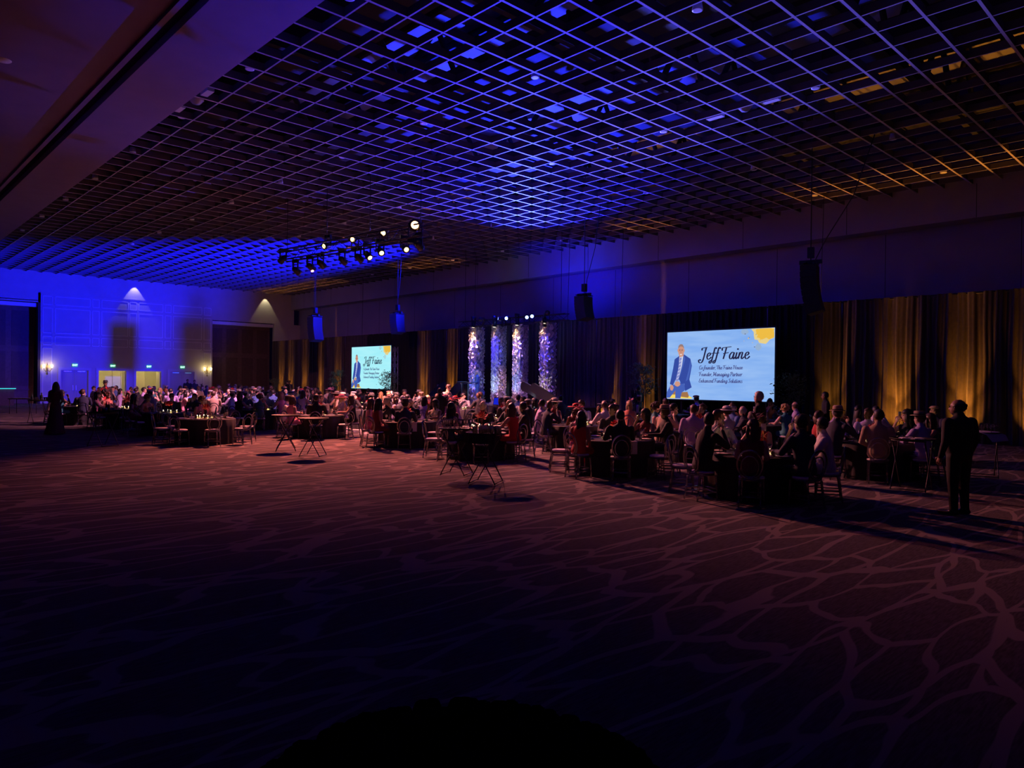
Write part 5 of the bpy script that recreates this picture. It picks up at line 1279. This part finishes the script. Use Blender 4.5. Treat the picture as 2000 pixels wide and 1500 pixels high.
        for k in range((2, 5, 8)[lvl]):
            a = tocam + (k + .35) * 2 * math.pi / (2, 5, 8)[lvl] + pr.uniform(-.15, .15)
            r_ = RT - .20
            tag(obj('wine_glass', WG, None, None, (tx + r_ * math.cos(a), ty + r_ * math.sin(a), .7535)), 'stemmed wine glass' + g, 'wine glass', 'wine glasses' + g)
            if lvl >= 1:
                a += .16; r2 = r_ - .06
                tag(obj('water_glass', TG, None, None, (tx + r2 * math.cos(a), ty + r2 * math.sin(a), .7535)), 'clear water tumbler' + g, 'glass', 'water glasses' + g)
            if lvl == 2:
                a += .22; r3 = RT - .17
                tag(obj('plate', PLM, None, None, (tx + r3 * math.cos(a), ty + r3 * math.sin(a), .7535)), 'white dessert plate' + g, 'plate', 'plates' + g)
        if lvl == 2:
            for k in (0, 3):
                a = tocam + .35 + k * .9
                o = obj('napkin', NKM, None, None, (tx + .62 * math.cos(a), ty + .62 * math.sin(a), .7535), a); tag(o, 'folded pale napkin' + g, 'napkin', 'napkins' + g)
        tabno += 1
for (tx, ty, a, lb) in ((-9.85, 12.55, -.38, 'pale napkin hanging over the table edge behind an empty chair'), (-17.8, 12.7, -.42, 'pale napkin hanging over the cloth behind the empty near chair')):
    rr = RT + .045; tc_ = math.atan2(-ty, -tx) + (.45 if tx > -12 else .22)
    o = obj('napkin', NHM, None, None, (tx + rr * math.cos(tc_), ty + rr * math.sin(tc_), .757), tc_ + math.pi / 2); tag(o, lb, 'napkin')
print('PEOPLE', npers, 'CHAIRS', nchair, 'TABLES', tabno)

# ---------------------------------------------------------------- tray stands
M_tray = mat('tray_brown_black', (0.014, 0.012, 0.012), 0.6, spec=0.2)
tr_ = MB(); tr_.lathe([(0, 0), (.36, 0), (.385, .008), (.395, .03), (.388, .03), (.37, .012), (0, .01)], n=28); TRM = tr_.mesh('tray'); TRM.materials.append(M_tray)
TH = .96
def tray_stand(x, y, rz, label, h=TH, w_=.30):
    t = thing('tray_stand', label, 'tray stand', (x, y, 0), rz, 'folding tray stands')
    for sgn in (-1, 1):
        for yy in (-w_, w_):
            m = MB(); m.tube([(-sgn * .26, yy * (1 if sgn > 0 else .93), .012), (-sgn * .24, yy * (1 if sgn > 0 else .93), .06), (sgn * .24, yy * (1 if sgn > 0 else .93), h - .02)], .012, 6); obj('leg', m, M_black, t)
        m = MB(); m.tube([(sgn * .24, -w_, h - .02), (sgn * .24, w_, h - .02)], .013, 6); obj('top_rail', m, M_black, t)
        m = MB(); m.tube([(-sgn * .255, -w_, .03), (-sgn * .255, w_, .03)], .010, 6); obj('foot_rail', m, M_black, t)
    for yy in (-w_ * .6, w_ * .6):
        m = MB(); m.bx(-.24, .24, yy - .02, yy + .02, h - .012, h - .006); obj('strap', m, M_black, t)
    return t
def tray(x, y, label, h=TH):
    return tag(obj('round_tray', TRM, None, None, (x, y, h - .004)), label, 'tray', 'round serving trays')
def glasses_on(x, y, n, label, z, tall=False, rmax=.31):
    r = random.Random(int(abs(x * 100))); k = 0; pts = []
    while len(pts) < n and k < 900:
        k += 1; a, q = r.uniform(0, 6.28), rmax * math.sqrt(r.random()); p = (x + q * math.cos(a), y + q * math.sin(a))
        if all((p[0] - s[0]) ** 2 + (p[1] - s[1]) ** 2 > .0062 for s in pts): pts.append(p)
    for p in pts: tag(obj('water_glass' if not tall else 'wine_glass', WG if tall else TG, None, None, (*p, z)), label, 'glass', label)
e1 = atz(893, 838, TH); e2 = atz(950, 847, TH)
tray_stand(e1.x, e1.y, .55, 'tall folding tray stand with crowded glasses, front middle, left of the pair'); tray(e1.x, e1.y, 'round tray crowded with stemmed glasses, front middle'); glasses_on(e1.x, e1.y, 24, 'used stemmed glass on the left of the paired front trays', TH + .008, True)
tray_stand(e2.x, e2.y, .55, 'folding tray stand with dark apron, front middle, right of the pair'); tray(e2.x, e2.y, 'round tray with tumblers, right of the paired front trays'); glasses_on(e2.x, e2.y, 16, 'tumbler on the right of the paired front trays', TH + .008, False)
ap = MB(); n = 20
vs = []; fs = []
for i_, z in enumerate((0, -.10, -.2)):
    for k in range(n + 1): a = -2.4 + 2.2 * k / n; q = .40 + .012 * math.sin(k * 2.1) * (i_ + 1); vs.append((q * math.cos(a), q * math.sin(a), z))
for i_ in range(2):
    for k in range(n): fs.append((i_ * (n + 1) + k, i_ * (n + 1) + k + 1, (i_ + 1) * (n + 1) + k + 1, (i_ + 1) * (n + 1) + k))
ap.add(vs, fs, 0, True); tag(obj('tray_cloth', ap, M_cloth, None, (e2.x, e2.y, TH + .03)), 'dark navy cloth hanging from the right front tray', 'cloth')
for (px, py, rz, lb, hh) in ((559, 812, 1.1, 'folding tray stand in the centre left foreground, left one', TH), (612, 818, .75, 'folding tray stand in the centre left foreground, right one', TH), (202, 806, .5, 'folding tray stand with bottles in front of the left tables', TH),
        (75, 782, .2, 'crossed-leg tray stand with bottles at the far left', TH), (1782, 858, 1.6, 'tray stand with stacked napkins beside the standing man', TH), (1916, 845, 1.9, 'tray stand with glasses behind the standing man', TH), (1360, 803, .5, 'dark tray stand with pitchers below the right screen', TH), (790, 800, .4, 'tray stand between tables in the middle of the crowd', TH)):
    p = atz(px, py, hh); tray_stand(p.x, p.y, rz, lb, hh); tray(p.x, p.y, 'round tray on the ' + lb, hh)
    if 'bottles' in lb or 'glasses' in lb or 'pitchers' in lb: glasses_on(p.x, p.y, 9, 'clear glass on the ' + lb, hh + .008, 'glasses' in lb)
    if 'napkins' in lb:
        for k in range(6):
            o = obj('napkin', NKM, None, None, (p.x + .15 * math.cos(k * 1.05), p.y + .15 * math.sin(k * 1.05), hh + .009), k * .9); tag(o, 'crumpled pale napkin on the tray beside the standing man', 'napkin', 'napkins on the tray beside the standing man')
    if 'behind the standing' in lb:
        nb = MB(); nb.add([(-.2, -.3, .035), (.25, -.3, .035), (.42, -.25, -.02), (.52, -.2, -.16), (-.2, .2, .035), (.25, .2, .035), (.42, .22, -.02), (.52, .2, -.14)], [(0, 1, 5, 4), (1, 2, 6, 5), (2, 3, 7, 6)], 0, True); tag(obj('tray_cloth', nb, MATS['napkin_linen'], None, (p.x, p.y, hh), -.6), 'pale cloth hanging off the tray behind the standing man', 'cloth')
bt = MB(); bt.lathe([(.033, 0), (.037, .004), (.037, .19), (.014, .24), (.013, .31), (0, .31)], n=12); BTM = bt.mesh('bottle'); BTM.materials.append(mat('bottle_dark', (.02, .035, .02), .12))
for (px, py, n_, lb) in ((202, 806, 3, 'wine bottle on the tray in front of the left tables'), (75, 782, 5, 'wine bottle on the tray at the far left')):
    p = atz(px, py, TH)
    for k in range(n_): tag(obj('bottle', BTM, None, None, (p.x + .22 * math.cos(k * 2.1 + .4), p.y + .22 * math.sin(k * 2.1 + .4), TH + .009)), lb, 'bottle', lb)
pc = MB(); pc.lathe([(.05, 0), (.065, .01), (.07, .1), (.05, .17), (.055, .2), (.05, .2), (.045, .17), (0, .02)], n=14); pc.tube([(.06, 0, .16), (.11, 0, .14), (.105, 0, .06), (.066, 0, .04)], .008, 6); PCM = pc.mesh('pitcher'); PCM.materials.append(M_chrome)
p = atz(1360, 803, TH)
for k in range(4): tag(obj('pitcher', PCM, None, None, (p.x - .22 + .15 * k, p.y + .05 * (k % 2), TH + .009), k), 'silver water pitcher on the tray below the right screen', 'pitcher', 'pitchers below the right screen')
# narrow side table at far left and glowing bar
p = atz(45, 778, .8)
t = thing('side_table', 'small dark service table at the far left', 'table', (p.x, p.y, 0), .75)
b = MB(); b.bx(-.6, .6, -.3, .3, .76, .80); obj('top', b, M_tray, t)
for sx in (-.54, .54):
    for sy in (-.25, .25): b = MB(); b.tube([(sx, sy, 0), (sx, sy, .76)], .016, 6); obj('leg', b, M_black, t)
for k in range(6): tag(obj('plate', PLM, None, None, (p.x - .30 + .12 * k, p.y - .30 + .12 * k, .8005)), 'white plate on the far left service table', 'plate', 'plates on the service table')
t = thing('bar_counter', 'bar counter with glowing cyan edge at the left picture edge', 'bar', (-57.5, 8.0, 0), 0)
b = MB(); b.bx(-.35, .35, -3.0, 1.2, 0, 1.1); obj('body', b, M_brown2, t)
b = MB(); b.bx(-.42, .45, -3.1, 1.3, 1.15, 1.2); obj('top', b, M_black, t)
b = MB(); b.bx(-.40, .44, -3.08, 1.28, 1.10, 1.15); obj('light_strip', b, emis('cyan_strip', (.05, .62, .72), 1.3), t)

# ---------------------------------------------------------------- standing figures
def stand_at(key, px, pyfeet, rz_to, top, label, hair='short', hairc='black', hat=None, hatc='cream', skin=1, sc=1.0, bottom=None, feet=None, z=0.0):
    p = feet if feet else atz(px, pyfeet, 0); dx, dy = rz_to[0] - p[0], rz_to[1] - p[1]
    return person(STAND[key], (p[0], p[1], z), math.atan2(dy, dx) - math.pi / 2, top, label, hair, hairc, hat, hatc, bottom, skin, None, sc)
bigman = stand_at('side', 1872, 1006, (-16, 17.5), 'black', 'heavy balding man in black suit standing alone at right, seen from behind', 'fringe_bald', 'black', skin=2, sc=1.0); bigman.scale = (1.2, 1.15, 1.0)
stand_at('front', 0, 0, (-14, 13.0), 'black', 'grey-haired man in dark jacket standing before the right screen', 'short', 'grey', skin=0, sc=1.02, feet=(-7.5, 14.5))
stand_at('gown', 108, 848, (-36, 10), 'burgundy', 'woman in a long patterned gown standing at the far left', 'long', 'brown', skin=1, sc=1.0)
stand_at('reach', 0, 0, (-20.2, 19.4), 'tan', 'man in brown jacket bending over a table right of the left screen', 'short', 'brown', skin=0, feet=(-22.6, 17.85), sc=1.02)
stand_at('side', 0, 0, (-28, 26), 'black', 'dark-suited man standing with his back turned in mid crowd', 'short', 'black', skin=1, feet=(-18.7, 14.6), sc=.97)
stand_at('front', 0, 0, (-20, 10), 'black', 'server in black standing in shadow against the drapes left of stage', 'short', 'black', skin=2, feet=(-31.6 - 3.0, 26.9), sc=1.0)
stand_at('front', 0, 0, (-20, 15), 'black', 'standing man in black behind the tables right of the bush', 'short', 'black', skin=2, feet=(-9.3, 22.1), sc=.98)
stand_at('side', 0, 0, (-34, 10), 'black', 'silhouetted guest in dark hat standing beside the left tables', 'short', 'black', 'fedora', 'black', skin=2, feet=(-37.6, 9.6), sc=1.0)
stand_at('side', 0, 0, (-40, 20), 'black', 'dark silhouette of a man standing before the third doorway', 'short', 'black', skin=2, feet=(-57.0, 20.2), sc=1.03)
stand_at('front', 0, 0, (-40, 20), 'black', 'dark silhouette of a man standing before the rightmost doors', 'short', 'black', skin=2, feet=(-52.0, 18.9), sc=1.02)
stand_at('woman', 0, 0, (-44, 20), 'black', 'woman in black standing near the far right corner of the crowd', 'bun', 'black', skin=0, feet=(-51.5, 25.6), sc=1.0)
stand_at('front', 0, 0, (-44, 20), 'charcoal', 'man in grey standing near the far corner tree', 'short', 'black', skin=2, feet=(-52.6, 26.3), sc=1.02)
stand_at('front', 0, 0, (-24, 12), 'black', 'man in black standing in front of the left screen bottom edge', 'short', 'brown', skin=1, feet=(-44.9, 25.6), sc=1.0)
# speaker at the lectern
stand_at('lectern', 0, 0, (-32.0, 22.5), 'blue', 'speaker in blue suit standing at the lectern on stage', 'fringe_bald', 'grey', skin=0, feet=(-29.45, 25.55), z=0.72, sc=1.0, bottom='blue')
# camera operator with tripod camera
stand_at('front', 0, 0, (-29, 25), 'black', 'camera operator in black behind a tripod camera left of the right screen', 'short_full', 'black', skin=2, feet=(-18.3, 24.85), sc=1.03)
t = thing('video_camera', 'video camera on tall tripod in front of the amber drape', 'camera', (-18.75, 25.05, 0), .6)
for k in range(3):
    a = k * 2.094; b = MB(); b.tube([(.42 * math.cos(a), .42 * math.sin(a), .01), (.04 * math.cos(a), .04 * math.sin(a), 1.35)], .018, 6); obj('leg', b, M_black, t)
b = MB(); b.bx(-.07, .07, -.2, .18, 1.45, 1.64); b.tube([(0, .18, 1.54), (0, .36, 1.54)], [.06, .07], 10); b.bx(-.03, .03, -.1, .1, 1.64, 1.72); obj('body', b, M_black, t)
b = MB(); b.bx(-.05, .05, -.05, .05, 1.33, 1.46); obj('fluid_head', b, M_black, t)

# ---------------------------------------------------------------- head of curly hair just in front of the camera
ah = ray(905, 1470).normalized()
base = CAM + ah * 0.66
hd = Vector((base.x, base.y, base.z - 0.125))
sc = (hd.z - 0.02) / 1.66
o = person(STAND['woman'], (hd.x, hd.y, 0), math.radians(46), 'black', 'person with wide dark curly hair at the bottom edge, nearest the camera', None, skin=2, sc=sc)
r = random.Random(3); mb = MB()
mb.ell((0, -.02, .03), (.238, .175, .150), 22, 14)
for k in range(1000):
    a, b_ = r.uniform(0, 6.28), math.asin(r.uniform(-.25, 1)); p = Vector((.235 * math.cos(b_) * math.cos(a), .17 * math.cos(b_) * math.sin(a) - .02, .150 * math.sin(b_) + .03)); mb.ell(p, (r.uniform(.006, .011),) * 3, 6, 4)
for k in range(0):
    a, b_ = r.uniform(0, 6.28), math.asin(r.uniform(-.1, 1)); d = Vector((math.cos(b_) * math.cos(a), math.cos(b_) * math.sin(a), math.sin(b_))); p = Vector((.235 * d.x, .17 * d.y - .02, .138 * d.z + .02))
    mb.tube([p, p + d * .02 + Vector((r.gauss(0, .006), r.gauss(0, .006), r.gauss(0, .006))), p + d * .032 + Vector((r.gauss(0, .012), r.gauss(0, .012), r.gauss(0, .01)))], [.003, .002, .001], 4)
h = obj('hair', mb, mat('hair_matt_black', (0.006, 0.005, 0.006), 1.0, spec=0.0), o, STAND['woman'][1])
